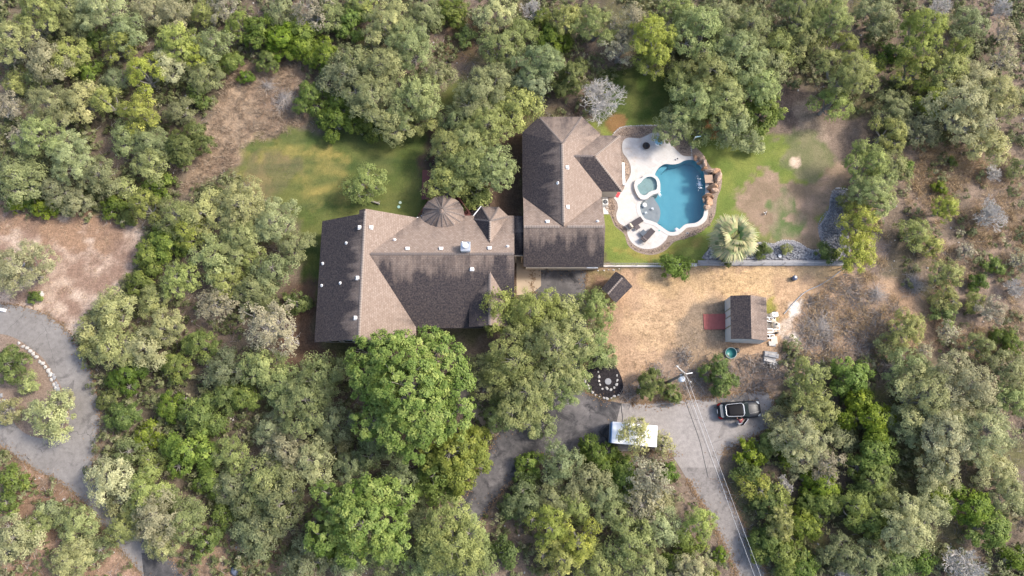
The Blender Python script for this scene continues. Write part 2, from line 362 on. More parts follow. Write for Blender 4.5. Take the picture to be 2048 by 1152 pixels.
def ground_mat(name, grass):
    b = NB(name); c = b.n('Attribute', attribute_name='Col').outputs['Color']
    f1 = b.noise(5.5, 6, .75); f2 = b.noise(2.1, 5, .7); f3 = b.noise(17, 3, .7)
    m1 = b.ramp(f1, [(.32, .62), (.5, 1.0), (.68, 1.38)] if not grass else [(.3, .80), (.5, 1.0), (.7, 1.2)])
    m2 = b.ramp(f2, [(.34, .78), (.5, 1.0), (.66, 1.2)] if not grass else [(.3, .88), (.7, 1.12)]); m3 = b.ramp(f3, [(.3, .75), (.7, 1.25)])
    c = b.mix(1., b.mix(1., b.mix(1., c, m1, 'MULTIPLY'), m2, 'MULTIPLY'), m3, 'MULTIPLY')
    return b.done(b.bsdf(c, .95, f1, .6, .12, spec=.1))
M_ground = ground_mat('ground_soil_and_dry_grass', False); M_lawn = ground_mat('lawn_grass', True)
def grid_obj(name, sel, m):
    fq = q[sel]; used = np.unique(fq); remap = -np.ones(nx * ny, np.int64); remap[used] = np.arange(len(used))
    me = bpy.data.meshes.new(name); n = len(used)
    zz = np.zeros(n); co = np.stack([GX.ravel()[used], GY.ravel()[used], zz], 1)
    me.vertices.add(n); me.vertices.foreach_set('co', co.astype(np.float32).ravel())
    me.loops.add(len(fq) * 4); me.loops.foreach_set('vertex_index', remap[fq].astype(np.int32).ravel())
    me.polygons.add(len(fq)); me.polygons.foreach_set('loop_start', np.arange(0, len(fq) * 4, 4, dtype=np.int32)); me.update(calc_edges=True)
    a = me.color_attributes.new('Col', 'FLOAT_COLOR', 'POINT')
    cc = np.concatenate([base.reshape(-1, 3)[used], np.ones((n, 1))], 1); a.data.foreach_set('color', cc.astype(np.float32).ravel())
    me.materials.append(m); o = link(bpy.data.objects.new(name, me)); o['kind'] = 'structure'; return o
grid_obj('ground', keep & ~isl, M_ground); grid_obj('lawn', keep & isl, M_lawn)

# ------------------------------------------------------------------ roads and drives
def asphalt(name, a, bcol, dark, pat=.45, worn=0):
    b = NB(name); f1 = b.noise(.28, 5, .6); f2 = b.noise(2.2, 5, .65); f3 = b.noise(22, 2)
    c = b.mix(b.ramp(f1, [(.35, 0.), (.65, 1.)]), a, bcol)
    c = b.mix(b.math('MULTIPLY', b.ramp(b.noise(.55, 6, .7, dist=.6), [(pat, 0.), (pat + .12, 1.)]), .75), c, dark)
    c = b.mix(.55, c, b.ramp(f2, [(.3, .72), (.7, 1.28)]), 'MULTIPLY'); c = b.mix(1, c, b.ramp(f3, [(.3, .82), (.7, 1.18)]), 'MULTIPLY')
    vo = b.n('TexVoronoi', feature='DISTANCE_TO_EDGE'); vo.inputs['Scale'].default_value = .22; vo.inputs['Randomness'].default_value = 1
    mp = b.n('Mapping'); ad = b.n('VectorMath', operation='ADD'); b.l(b.coord(), ad.inputs[0])
    nz = b.n('TexNoise'); nz.inputs['Scale'].default_value = .9; nz.inputs['Detail'].default_value = 5; b.l(b.coord(), nz.inputs['Vector'])
    b.l(nz.outputs['Color'], ad.inputs[1]); b.l(ad.outputs[0], vo.inputs['Vector'])
    crack = b.ramp(vo.outputs['Distance'], [(0, 1.), (.005, 0.)]); gate = b.ramp(b.noise(.16, 2), [(.5, 0.), (.56, 1.)])
    c = b.mix(b.math('MULTIPLY', b.math('MULTIPLY', crack, gate), .7), c, tuple(x * .35 for x in dark))
    if worn:
        wv = b.ramp(b.noise(2.6, 6, .75), [(.52, 0.), (.60, 1.)]); c = b.mix(b.math('MULTIPLY', wv, worn), c, tuple(x * .5 for x in a))
    return b.done(b.bsdf(c, .9, f3, .35, .02, spec=.2))
M_roadL = asphalt('asphalt_aged', (.165, .152, .142), (.205, .19, .178), (.10, .092, .088), .53)
M_roadR = asphalt('asphalt_pale', (.225, .204, .188), (.265, .242, .226), (.17, .155, .143), .56, .15)
M_roadW = asphalt('asphalt_worn', (.215, .195, .18), (.185, .168, .158), (.115, .105, .10), .52, .5)
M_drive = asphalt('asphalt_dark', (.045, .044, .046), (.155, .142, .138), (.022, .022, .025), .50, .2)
M_patch = asphalt('asphalt_patch', (.10, .095, .095), (.14, .13, .13), (.07, .068, .068), .5)
road_l = catmull([(-140, 650), (-50, 610), (10, 608), (55, 616), (95, 632), (135, 662), (162, 700), (182, 745), (196, 800), (200, 860), (190, 905), (185, 945), (215, 1000), (275, 1065), (335, 1108), (372, 1160), (400, 1230), (330, 1240), (285, 1152), (238, 1095), (175, 1012), (118, 965), (70, 940), (0, 890), (-70, 850), (-140, 820)], 4)
sheet('road', W(road_l), .012, M_roadL)
drive_r = [(1242, 807), (1290, 806), (1330, 801), (1420, 796), (1480, 785), (1530, 779), (1548, 800), (1549, 850), (1520, 868), (1480, 888), (1452, 902), (1441, 915), (1438, 935), (1360, 935), (1340, 905), (1300, 900), (1236, 903), (1232, 850)]
drive_w = [(1360, 935), (1438, 935), (1450, 965), (1478, 1030), (1508, 1090), (1535, 1152), (1575, 1250), (1510, 1250), (1483, 1175), (1462, 1120), (1432, 1060), (1405, 1010), (1378, 965)]
sheet('driveway', W(drive_r), .016, M_roadR); sheet('driveway', W(drive_w), .016, M_roadW)
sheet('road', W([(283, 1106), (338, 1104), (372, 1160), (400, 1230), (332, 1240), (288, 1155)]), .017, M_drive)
drive_d = [(1065, 536), (1172, 536), (1172, 595), (1176, 650), (1168, 715), (1160, 760), (1172, 785), (1200, 797), (1242, 807), (1232, 850), (1236, 903), (1140, 908), (1062, 930), (1012, 975), (970, 1030), (940, 1090), (905, 1200), (830, 1200), (872, 1085), (915, 1005), (962, 930), (985, 882), (995, 858), (1045, 845), (1075, 800), (1070, 700), (1066, 620)]
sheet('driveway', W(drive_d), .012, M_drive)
M_crack = plain('sealed_joint', (.05, .05, .05), .9)
def strip(name, pts, w_, z, m, kind='structure', label=None):
    pw = W(catmull(pts, 6, False)); a = np.array(pw); t = np.gradient(a, axis=0); t /= np.linalg.norm(t, axis=1)[:, None]
    nn = np.stack([-t[:, 1], t[:, 0]], 1) * w_ / 2; lo = list(map(tuple, a - nn)); hi = list(map(tuple, a + nn))
    mb = MB(); n = len(lo); mb.add([(x, y, z) for x, y in lo + hi], [(i, i + 1, n + i + 1, n + i) for i in range(n - 1)])
    o = mb.build(name, m); o['kind'] = kind; return o
strip('road_joint', [(1242, 807), (1243, 820), (1245, 836), (1243, 850), (1240, 875)], .10, .021, M_crack)
strip('road_joint', [(1369, 797), (1380, 828), (1390, 855), (1400, 885), (1408, 920), (1416, 955)], .07, .021, M_crack)
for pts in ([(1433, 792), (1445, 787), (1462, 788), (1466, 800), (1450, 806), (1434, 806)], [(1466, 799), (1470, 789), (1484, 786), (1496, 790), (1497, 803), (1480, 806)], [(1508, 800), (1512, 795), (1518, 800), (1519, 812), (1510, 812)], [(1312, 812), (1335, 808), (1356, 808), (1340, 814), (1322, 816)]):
    sheet('dark_patch', W(catmull(pts, 4)), .022, M_patch)  # darker asphalt patches laid over the pale drive
# paths
M_conc = plain('concrete_beige', (.36, .285, .205), .85, .15, 1.2); M_concw = plain('concrete_white', (.52, .49, .45), .85, .12, 1.2); M_concg = plain('concrete_grey', (.27, .26, .26), .9, .2, 1.0)
sheet('path', W(catmull([(920, 775), (945, 790), (965, 812), (990, 838), (1000, 862), (986, 874), (966, 852), (940, 828), (912, 800)], 3)), .024, M_conc)
sheet('path', W([(1033, 505), (1048, 505), (1048, 536), (1082, 536), (1082, 572), (1060, 590), (1033, 590)]), .03, M_conc)
sheet('path', W([(1203, 380), (1228, 380), (1228, 394), (1203, 395)]), .035, M_conc)
# loop-road island
ISL = catmull([(-90, 700), (-30, 672), (0, 668), (30, 676), (55, 692), (85, 715), (108, 748), (130, 790), (139, 825), (134, 858), (110, 871), (80, 876), (50, 866), (28, 845), (12, 815), (-10, 795), (-60, 780), (-90, 750)], 4)
def soil(name, a, c, d=None, sc=4):
    b = NB(name); f = b.noise(sc, 6, .75); f2 = b.noise(sc * 4, 3, .7); col = b.ramp(f, [(.35, a), (.6, c)] + ([(.72, d)] if d else []))
    col = b.mix(1, col, b.ramp(f2, [(.3, .7), (.7, 1.3)]), 'MULTIPLY'); return b.done(b.bsdf(col, .95, f2, .8, .08, spec=.1))
M_soil = soil('soil_leaf_litter', (.15, .11, .085), (.24, .18, .14)); M_mulch = soil('mulch_black', (.012, .011, .012), (.035, .030, .032))
M_gravel = soil('gravel_brown', (.16, .12, .095), (.30, .235, .19), (.42, .36, .31), 7); M_rockbed = soil('gravel_grey', (.13, .125, .135), (.30, .29, .30), (.45, .44, .45), 4)
sheet('island', W(ISL), .04, M_soil)
MULCH = W([(1166, 690), (1206, 684), (1240, 735), (1250, 780), (1215, 800), (1170, 780), (1160, 740)])
sheet('garden_bed', W(catmull([(1172, 700), (1192, 682), (1206, 688), (1214, 712), (1232, 734), (1243, 755), (1247, 778), (1240, 790), (1215, 796), (1190, 790), (1172, 772), (1166, 748), (1180, 730)], 4)), .03, M_mulch)
sheet('garden_bed', W(catmull([(935, 400), (975, 392), (978, 428), (965, 436), (940, 436)], 4)), .03, M_mulch)
sheet('garden_bed', W(catmull([(1414, 522), (1416, 500), (1428, 490), (1450, 484), (1500, 486), (1520, 484), (1540, 488), (1556, 484), (1572, 480), (1600, 486), (1618, 498), (1640, 500), (1650, 492), (1640, 478), (1637, 455), (1650, 432), (1658, 415), (1660, 395), (1668, 382), (1690, 380), (1705, 400), (1695, 450), (1690, 522), (1560, 523)], 3)), .014, M_rockbed)
sheet('gravel_bed', GRAVEL, .008, M_gravel, [POOL])
# ------------------------------------------------------------------ patio, pool, spa
def travertine():
    b = NB('patio_travertine'); br = b.n('TexBrick'); br.inputs['Scale'].default_value = 1.0
    br.offset = .5; br.inputs['Brick Width'].default_value = .6; br.inputs['Row Height'].default_value = .4; br.inputs['Mortar Size'].default_value = .006
    br.inputs['Color1'].default_value = (.42, .395, .37, 1); br.inputs['Color2'].default_value = (.47, .45, .425, 1); br.inputs['Mortar'].default_value = (.37, .34, .31, 1)
    mp = b.n('Mapping'); mp.inputs['Rotation'].default_value = (0, 0, .6); b.l(b.coord(), mp.inputs['Vector']); b.l(mp.outputs[0], br.inputs['Vector'])
    f = b.noise(.8, 5, .7); c = b.mix(b.math('MULTIPLY', b.ramp(f, [(.55, 0.), (.72, 1.)]), .55), br.outputs['Color'], (.36, .26, .18))
    f2 = b.noise(9, 3); c = b.mix(1, c, b.ramp(f2, [(.3, .92), (.7, 1.06)]), 'MULTIPLY')
    return b.done(b.bsdf(c, .75, f2, .2, .01))
M_pat = travertine(); M_coping = plain('coping_stone', (.46, .43, .40), .7, .08, 1.5)
pa = thing('patio', None, None); pa['kind'] = 'structure'
PAT_O = PATIO
sheet('paving', PAT_O, .032, M_pat, [offset_loop(POOL, .03)], kind=None, parent=pa)
poolT = thing('swimming_pool', 'freeform blue swimming pool with grey tanning ledge beside the white patio', 'pool')
def plaster(name, a, c):
    b = NB(name); f = b.noise(1.1, 4); vo = b.n('TexVoronoi', feature='SMOOTH_F1'); vo.inputs['Scale'].default_value = 1.6
    ad = b.n('VectorMath', operation='ADD'); nz = b.n('TexNoise'); nz.inputs['Scale'].default_value = 1.3; b.l(b.coord(), nz.inputs['Vector']); b.l(b.coord(), ad.inputs[0]); b.l(nz.outputs['Color'], ad.inputs[1]); b.l(ad.outputs[0], vo.inputs['Vector'])
    return b.done(b.bsdf(b.mix(f, a, c), .8, f, .1))
M_plast = plaster('pool_plaster', (.105, .32, .405), (.14, .375, .455)); M_shelf = plaster('ledge_pebble', (.30, .28, .29), (.38, .35, .35)); M_spaf = plaster('spa_plaster', (.33, .47, .52), (.40, .55, .60))
mb = MB(); n = len(POOL); dz = -1.5
PO2 = offset_loop(POOL, -.02)
mb.add([(x, y, .03) for x, y in PO2] + [(x, y, dz) for x, y in PO2], [(i, (i + 1) % n, n + (i + 1) % n, n + i) for i in range(n)])
mb.build('basin_wall', M_plast, poolT); sheet('basin_floor', offset_loop(POOL, .01), dz, M_plast, kind=None, parent=poolT)
mb = MB().prism(offset_loop(SHELF, -.01), -1.49, -.30); mb.build('tanning_ledge', M_shelf, poolT)
c0 = np.mean(np.array(SHELF), 0)
mb = MB()
for k_, zz in ((.35, -.55), (.7, -.85)): mb.prism([tuple(np.array(p) + np.array((k_, -.0))) for p in offset_loop(SHELF, -.15)], -1.485, zz)
mb.build('step', M_plast, poolT)
st = W(catmull(CR(1200, 230, 3.84, [(424, 470), (428, 440), (455, 402), (500, 380), (520, 392), (480, 430), (460, 470)]), 4)); MB().prism(st, -1.48, -.5).build('step', M_plast, poolT)
# coping as individual stones
def coping(loop, w0, w1, z0, z1, step, parent, m, jig=.004, nm='coping_stone'):
    a = np.array(loop); seg = np.linalg.norm(np.roll(a, -1, 0) - a, axis=1); cum = np.concatenate([[0], np.cumsum(seg)]); L = cum[-1]; N = max(3, int(L / step))
    inn = np.array(offset_loop(loop, w0)); out = np.array(offset_loop(loop, w1)); inn = np.vstack([inn, inn[:1]]); out = np.vstack([out, out[:1]])
    def at(arr, t): return np.array([np.interp(t % L, cum, arr[:, 0]), np.interp(t % L, cum, arr[:, 1])])
    rr = random.Random(5)
    for i in range(N):
        t0, t1 = L * i / N + .006, L * (i + 1) / N - .006; tm = (t0 + t1) / 2; h = z1 + rr.uniform(-jig, jig)
        lp = [tuple(at(inn, t0)), tuple(at(inn, tm)), tuple(at(inn, t1)), tuple(at(out, t1)), tuple(at(out, tm)), tuple(at(out, t0))]
        MB().prism(lp, z0, h).build(nm, m, parent)
coping(POOL, -.05, .40, .0, .065, .62, poolT, M_coping)
def water(name, tint, strength=.16, sc=1.4):
    b = NB(name); g = b.n('BsdfGlossy'); g.inputs['Roughness'].default_value = .03; t = b.n('BsdfTransparent'); t.inputs['Color'].default_value = (*tint, 1)
    fr = b.n('Fresnel'); fr.inputs['IOR'].default_value = 1.33; mx = b.n('MixShader'); bp = b.n('Bump'); bp.inputs['Strength'].default_value = strength; bp.inputs['Distance'].default_value = .05
    f = b.math('ADD', b.noise(sc, 3, .5, dist=.8), b.math('MULTIPLY', b.noise(sc * 4, 3), .4)); b.l(f, bp.inputs['Height']); b.l(bp.outputs[0], g.inputs['Normal']); b.l(bp.outputs[0], fr.inputs['Normal'])
    b.l(fr.outputs[0], mx.inputs[0]); b.l(t.outputs[0], mx.inputs[1]); b.l(g.outputs[0], mx.inputs[2]); return b.done(mx)
M_water = water('pool_water', (.86, .94, .955), .5); M_spaw = water('spa_water', (.72, .90, .92), .4, 3)
sheet('water', offset_loop(POOL, -.005), -.07, M_water, kind=None, parent=poolT)
spaT = thing('hot_tub', 'raised quatrefoil spa with white stone rim between patio and pool', 'hot tub')
ring = MB(); n = len(spa_out); m_ = len(spa_in)
sheet('rim', spa_out, .40, M_coping, [spa_in], kind=None, parent=spaT)
ring.add([(x, y, -1.5) for x, y in spa_out] + [(x, y, .40) for x, y in spa_out], [(i, (i + 1) % n, n + (i + 1) % n, n + i) for i in range(n)]); ring.build('outer_wall', M_coping, spaT)
r2 = MB(); r2.add([(x, y, .40) for x, y in spa_in] + [(x, y, -.2) for x, y in spa_in], [(i, (i + 1) % m_, m_ + (i + 1) % m_, m_ + i) for i in range(m_)])
seat = offset_loop(spa_in, -.42); r2.build('inner_wall', M_spaf, spaT)
sheet('seat', spa_in, -.14, M_spaf, [seat], kind=None, parent=spaT)
r3 = MB(); r3.add([(x, y, -.14) for x, y in seat] + [(x, y, -.7) for x, y in seat], [(i, (i + 1) % m_, m_ + (i + 1) % m_, m_ + i) for i in range(m_)]); r3.build('footwell_wall', M_plast, spaT)
sheet('footwell_floor', seat, -.69, M_spaf, kind=None, parent=spaT); sheet('water', spa_in, .30, M_spaw, kind=None, parent=spaT)
# foam where water falls in
M_foam = plain('foam', (.75, .80, .82), .5, .05, 6)
def foam(px, py, r, nn, seed):
    rr = random.Random(seed); mb = MB(); c = P(px, py)
    for _ in range(nn):
        a = rr.uniform(0, 2 * PI); d = abs(rr.gauss(0, .45)) * r; s_ = rr.uniform(.02, .055)
        mb.lathe([(s_, 0), (s_ * .8, s_ * .4), (0.002, s_ * .6)], (c.x + math.cos(a) * d * .5, c.y + math.sin(a) * d * 1.1, -.068), 6)
    o = mb.build('foam', M_foam, poolT); o['kind'] = 'stuff'
foam(1399, 367, .85, 150, 1); foam(1320, 388, .40, 40, 2)
# brown waterfall boulders
M_boul = [soil('boulder_sandstone', (.27, .155, .095), (.42, .275, .18), (.50, .37, .27), 2.2), soil('boulder_sandstone_pale', (.32, .21, .15), (.47, .35, .265), (.54, .43, .35), 2.2)]
def rock_mesh(seed, name, m, cuts=2, flat=.7):
    rr = random.Random(seed); bm = bmesh.new(); bmesh.ops.create_icosphere(bm, subdivisions=cuts, radius=1)
    ds = [(Vector((rr.gauss(0, 1), rr.gauss(0, 1), rr.gauss(0, 1))).normalized(), rr.uniform(.42, .78)) for _ in range(11)]
    ds.append((Vector((rr.uniform(-.2, .2), rr.uniform(-.2, .2), 1)).normalized(), flat))
    for v in bm.verts:
        for d, c in ds:
            k = v.co.dot(d)
            if k > c: v.co -= d * (k - c)
        v.co *= 1 + rr.uniform(-.03, .03)
    me = bpy.data.meshes.new(name); bm.to_mesh(me); bm.free(); me.materials.append(m); return me
BR = [rock_mesh(40 + i, 'boulder', M_boul[i % 2], 2) for i in range(6)]
wf = thing('rock_waterfall', 'artificial brown boulder waterfall with a flat slab on the pool right edge', 'rock waterfall', P(1418, 350))
for i, (cx, cy, rx, ry, h) in enumerate([(424, 290, 26, 33, .5), (487, 298, 38, 34, .9), (470, 345, 32, 22, .5), (522, 348, 34, 48, 1.0), (520, 395, 36, 26, .6), (580, 420, 62, 32, 1.3), (640, 425, 55, 34, 1.1), (662, 500, 38, 66, 1.5), (612, 590, 66, 34, 1.4), (625, 632, 62, 26, .9), (550, 672, 52, 32, 1.0), (514, 735, 14, 40, .5), (566, 742, 40, 48, .9), (542, 812, 40, 34, .7), (600, 700, 18, 30, .5), (600, 770, 14, 20, .4), (676, 440, 22, 26, .9), (668, 575, 22, 30, .9)]):
    p = P(1310 + cx / 5.24, 260 + cy / 5.24, h * .6); s_ = PXM(350, h) / 5.24
    o = link(bpy.data.objects.new('boulder', BR[i % 6]), wf); o.location = Vector((p.x, p.y, h * .35)) - wf.location; o.scale = (rx * s_ * 1.18, ry * s_ * 1.18, h * .8); o.rotation_euler = (0, 0, [.1, -.2, .25, 0, .15, -.1][i % 6])
p = P(1310 + 566 / 5.24, 260 + 515 / 5.24, .7); o = MB().box((0, 0, 0), (1.0, 1.0, .12), .08, 0).build('slab', plain('slab_stone', (.30, .21, .15), .8), wf); o.location = Vector((p.x - .05, p.y, .75)) - wf.location; o.rotation_euler = (.0, .12, 0)
o = MB().box((0, 0, 0), (.06, .55, .75), 0, 0).build('falling_water', water('sheet_water', (.85, .93, .95), .8, 6), wf); p = P(1406, 362, .4); o.location = Vector((p.x, p.y, .33)) - wf.location
# ------------------------------------------------------------------ roofs and houses
def shingle(name, a, b_, dark):
    b = NB(name); uv = b.n('UVMap'); br = b.n('TexBrick'); br.offset = .5; br.inputs['Scale'].default_value = 1
    br.inputs['Brick Width'].default_value = .30; br.inputs['Row Height'].default_value = .20; br.inputs['Mortar Size'].default_value = .012; br.inputs['Bias'].default_value = -.1
    br.inputs['Color1'].default_value = (*a, 1); br.inputs['Color2'].default_value = (*b_, 1); br.inputs['Mortar'].default_value = (*[x * .62 for x in a], 1)
    b.l(uv.outputs[0], br.inputs['Vector'])
    at = b.n('Attribute', attribute_name='stain_shade').outputs['Fac']  # algae stain, with each slope's light and shade put into the same value
    mp = b.n('Mapping'); mp.inputs['Scale'].default_value = (.9, .13, 1); b.l(uv.outputs[0], mp.inputs['Vector'])
    s1 = b.n('TexNoise'); s1.inputs['Scale'].default_value = 1; s1.inputs['Detail'].default_value = 5; s1.inputs['Roughness'].default_value = .6; b.l(mp.outputs[0], s1.inputs['Vector'])
    f2 = b.noise(.35, 4, .6); f3 = b.noise(7, 3, .7)
    s = b.math('ADD', b.math('MULTIPLY', s1.outputs['Fac'], .75), b.math('MULTIPLY', f2, .45))      # ~0.6 mean
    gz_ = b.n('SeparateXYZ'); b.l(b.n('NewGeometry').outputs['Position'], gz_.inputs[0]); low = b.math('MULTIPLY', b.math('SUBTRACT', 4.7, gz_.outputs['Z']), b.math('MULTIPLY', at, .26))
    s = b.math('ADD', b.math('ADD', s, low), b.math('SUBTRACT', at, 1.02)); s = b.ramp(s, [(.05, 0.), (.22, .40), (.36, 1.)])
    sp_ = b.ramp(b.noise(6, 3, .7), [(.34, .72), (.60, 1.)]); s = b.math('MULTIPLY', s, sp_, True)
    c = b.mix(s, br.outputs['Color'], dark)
    c = b.mix(.9, c, b.ramp(f3, [(.3, .8), (.7, 1.2)]), 'MULTIPLY')
    return b.done(b.bsdf(c, .9, br.outputs['Fac'], -.35, .02, spec=.15))
M_shing = shingle('roof_shingles', (.205, .155, .125), (.255, .20, .165), (.028, .025, .029))
M_soff = plain('trim_beige', (.42, .35, .27), .7); M_wall = plain('wall_limestone', (.44, .38, .31), .85, .2, .8); M_white = plain('paint_white', (.72, .71, .69), .5, .06); M_brown = plain('trim_brown', (.13, .10, .085), .7)
M_glass = plain('window_glass', (.04, .05, .06), .08, .1, spec=.8, bump=0)
def roof_face(mb, pts, stain_shade, eave=None):
    "pts 3D ccw from above; UV: u along the level direction, v up the slope (metres)"
    p = [Vector(a) for a in pts]; nrm = (p[1] - p[0]).cross(p[2] - p[0])
    if len(p) > 3: nrm += (p[2] - p[0]).cross(p[3] - p[0])
    if nrm.z < 0: p = p[::-1]; nrm = -nrm
    nrm.normalize(); lv = Vector((0, 0, 1)).cross(nrm)
    lv = lv.normalized() if lv.length > 1e-4 else Vector((1, 0, 0)); up = nrm.cross(lv)
    mb.add(p, [tuple(range(len(p)))], 0, [[(a.dot(lv), a.dot(up)) for a in p]], att=stain_shade)
def roof_obj(faces, parent, name='roof', th=.16):
    mb = MB()
    for pts, s_ in faces: roof_face(mb, pts, s_)
    nf = len(mb.f)
    # edges used once become the fascia, underside below
    mb2 = MB(); ed = {}
    for f in mb.f:
        for i in range(len(f)):
            a, b = mb.v[f[i]], mb.v[f[(i + 1) % len(f)]]
            ka, kb = tuple(round(c, 2) for c in a), tuple(round(c, 2) for c in b)
            if (kb, ka) in ed: del ed[(kb, ka)]
            else: ed[(ka, kb)] = (a, b)
    for a, b in ed.values():
        mb.add([a, b, (b[0], b[1], b[2] - th), (a[0], a[1], a[2] - th)], [(0, 3, 2, 1)], 1)
    for f in mb.f[:nf]: mb.add([(mb.v[i][0], mb.v[i][1], mb.v[i][2] - th) for i in f[::-1]], [tuple(range(len(f)))], 1)
    return mb.build(name, [M_shing, M_brown], parent)
M_cap = plain('ridge_cap_shingle', (.17, .14, .125), .9, .25, 6)
M_capl = plain('ridge_cap_light', (.27, .22, .185), .9, .2, 6)
def ridge_caps(a, b, parent, m, step=.28, w_=.30, drop=.06):
    a, b = Vector(a), Vector(b); L = (b - a).length; d = (b - a) / L; sd_ = d.cross(Vector((0, 0, 1))).normalized(); mb = MB(); N = int(L / step)
    for i in range(N):
        p0 = a + d * (i * step + .02); p1 = a + d * (i * step + step - .03); z0, z1 = .03, .065
        vs = [p0 + sd_ * w_ / 2 + Vector((0, 0, z0 - drop)), p0 + Vector((0, 0, z0)), p0 - sd_ * w_ / 2 + Vector((0, 0, z0 - drop)), p1 + sd_ * w_ / 2 + Vector((0, 0, z1 - drop)), p1 + Vector((0, 0, z1)), p1 - sd_ * w_ / 2 + Vector((0, 0, z1 - drop))]
        mb.add(vs, [(0, 1, 4, 3), (1, 2, 5, 4), (3, 4, 5)])
    o = mb.build('ridge_cap', m, parent); o['kind'] = 'stuff'; return o
def wallbox(x0, y0, x1, y1, z1, parent, name='wall', m=None, t=.2):
    for cx, cy, dx, dy in (((x0 + x1) / 2, y0 + t / 2, x1 - x0, t), ((x0 + x1) / 2, y1 - t / 2, x1 - x0, t), (x0 + t / 2, (y0 + y1) / 2, t, y1 - y0 - 2 * t - .004), (x1 - t / 2, (y0 + y1) / 2, t, y1 - y0 - 2 * t - .004)):
        MB().box((cx, cy, z1 / 2), (dx, dy, z1)).build(name, m or M_wall, parent)
def window(x, y, z, w_, h, face, parent):
    "face: 'x' or 'y' normal axis"
    dx, dy = (.08, w_) if face == 'x' else (w_, .08)
    o = MB().box((x, y, z), (dx, dy, h)).build('window', M_white, parent)
    dx2, dy2 = (.10, w_ - .16) if face == 'x' else (w_ - .16, .10)
    MB().box((x, y, z), (dx2, dy2, h - .16)).build('pane', M_glass, o); return o
# ---- main house
H1 = thing('house', 'low brown-shingled house with a dark west roof slope and round turret roof', 'house', (0, 0, 0))
E3 = 3.0
rx, rz_, wx, ex, sy, ny_ = -15.9, 6.0, -21.35, -10.4, 11.95, 25.75
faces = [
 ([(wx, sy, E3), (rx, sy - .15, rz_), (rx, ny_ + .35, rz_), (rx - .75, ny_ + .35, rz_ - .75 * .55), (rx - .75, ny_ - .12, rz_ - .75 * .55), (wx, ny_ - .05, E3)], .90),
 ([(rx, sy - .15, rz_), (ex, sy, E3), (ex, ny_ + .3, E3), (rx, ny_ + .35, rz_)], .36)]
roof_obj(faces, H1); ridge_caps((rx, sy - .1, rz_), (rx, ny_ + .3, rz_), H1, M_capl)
ry, rze, ye_s, ye_n, xe = 21.1, 5.7, 13.5, 26.35, .25
faces = [([(-15.3, ry, rze), (-15.3 - 0, ye_s, E3), (xe, ye_s, E3), (xe, ry, rze)], .80), ([(-15.3, ry, rze), (xe, ry, rze), (xe, ye_n, E3), (-15.3, ye_n, E3)], .40)]
# clip the hidden western corners so nothing pokes out of the west slope
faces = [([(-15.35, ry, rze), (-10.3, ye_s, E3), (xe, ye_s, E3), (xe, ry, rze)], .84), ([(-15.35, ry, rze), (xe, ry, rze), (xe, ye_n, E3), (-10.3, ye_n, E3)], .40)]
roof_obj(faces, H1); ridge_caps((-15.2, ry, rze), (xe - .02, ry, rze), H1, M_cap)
sS, sN = (rze - E3) / (ry - ye_s), (rze - E3) / (ye_n - ry)
def roofH1(x, y):
    z1 = rz_ - abs(x - rx) * .55 if x < ex else 0
    z2 = (rze - (ry - y) * sS if y < ry else rze - (y - ry) * sN) if -15.35 < x < xe else 0
    return max(z1, z2)
# turret
tc = P(886, 431, 3.35); mb = MB(); N = 16; tr = 2.42; apex = (tc.x, tc.y + .1, 4.95)
for i in range(N):
    a0, a1 = 2 * PI * i / N, 2 * PI * (i + 1) / N
    p0 = (tc.x + tr * math.cos(a0), tc.y + tr * math.sin(a0), 3.3); p1 = (tc.x + tr * math.cos(a1), tc.y + tr * math.sin(a1), 3.3)
    roof_face(mb, [p0, p1, apex], .50 + .1 * math.sin(i * 2.1)); mb.add([p0, p1, (p1[0], p1[1], 3.15), (p0[0], p0[1], 3.15)], [(0, 3, 2, 1)], 1)
mb.build('turret_roof', [M_shing, M_brown], H1)
for i in range(N):
    a0 = 2 * PI * i / N; ridge_caps((tc.x + tr * math.cos(a0), tc.y + tr * math.sin(a0), 3.3), (tc.x + .15 * math.cos(a0), tc.y + .1 + .15 * math.sin(a0), 4.9), H1, M_cap, .22, .16, .04)
for i in range(8):
    a0 = 2 * PI * i / 8 + .2; x, y = tc.x + 1.95 * math.cos(a0), tc.y + 1.95 * math.sin(a0)
    if y > 25.9: MB().box((x, y, 1.9), (.14, .14, 2.7)).build('turret_post', M_white, H1)
# small hip
A = P(980.5, 442, 5.0); R_ = P(980, 489, 5.0); R_.y = ry + 1.2
c1, c2, c3, c4 = P(943, 438, 3), P(963, 413, 3), P(997.5, 414, 3), P(1018, 433, 3); c0 = Vector((c1.x, 24.6, 3)); c5 = Vector((c4.x, 24.6, 3))
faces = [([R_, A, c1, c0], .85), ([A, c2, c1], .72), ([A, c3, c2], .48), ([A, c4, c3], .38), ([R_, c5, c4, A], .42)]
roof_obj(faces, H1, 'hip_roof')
for c in (c1, c2, c3, c4): ridge_caps(c, A, H1, M_cap, .25, .22, .04)
ridge_caps(A, (R_.x, 22.6, 5.0), H1, M_capl, .25, .25)
MB().path([c1 + Vector((-.05, .05, -.08)), c2 + Vector((-.05, .05, -.08))], .075, 6).path([c1 + Vector((0, .08, -.08)), c1 + Vector((-.75, .02, -.08))], .075).build('gutter', M_white, H1)
g = P(840, 434.5, 3); MB().path([g + Vector((-.35, -.05, 0)), g + Vector((.15, -.05, 0)), g + Vector((.2, .2, 0))], .07).build('gutter', M_white, H1)
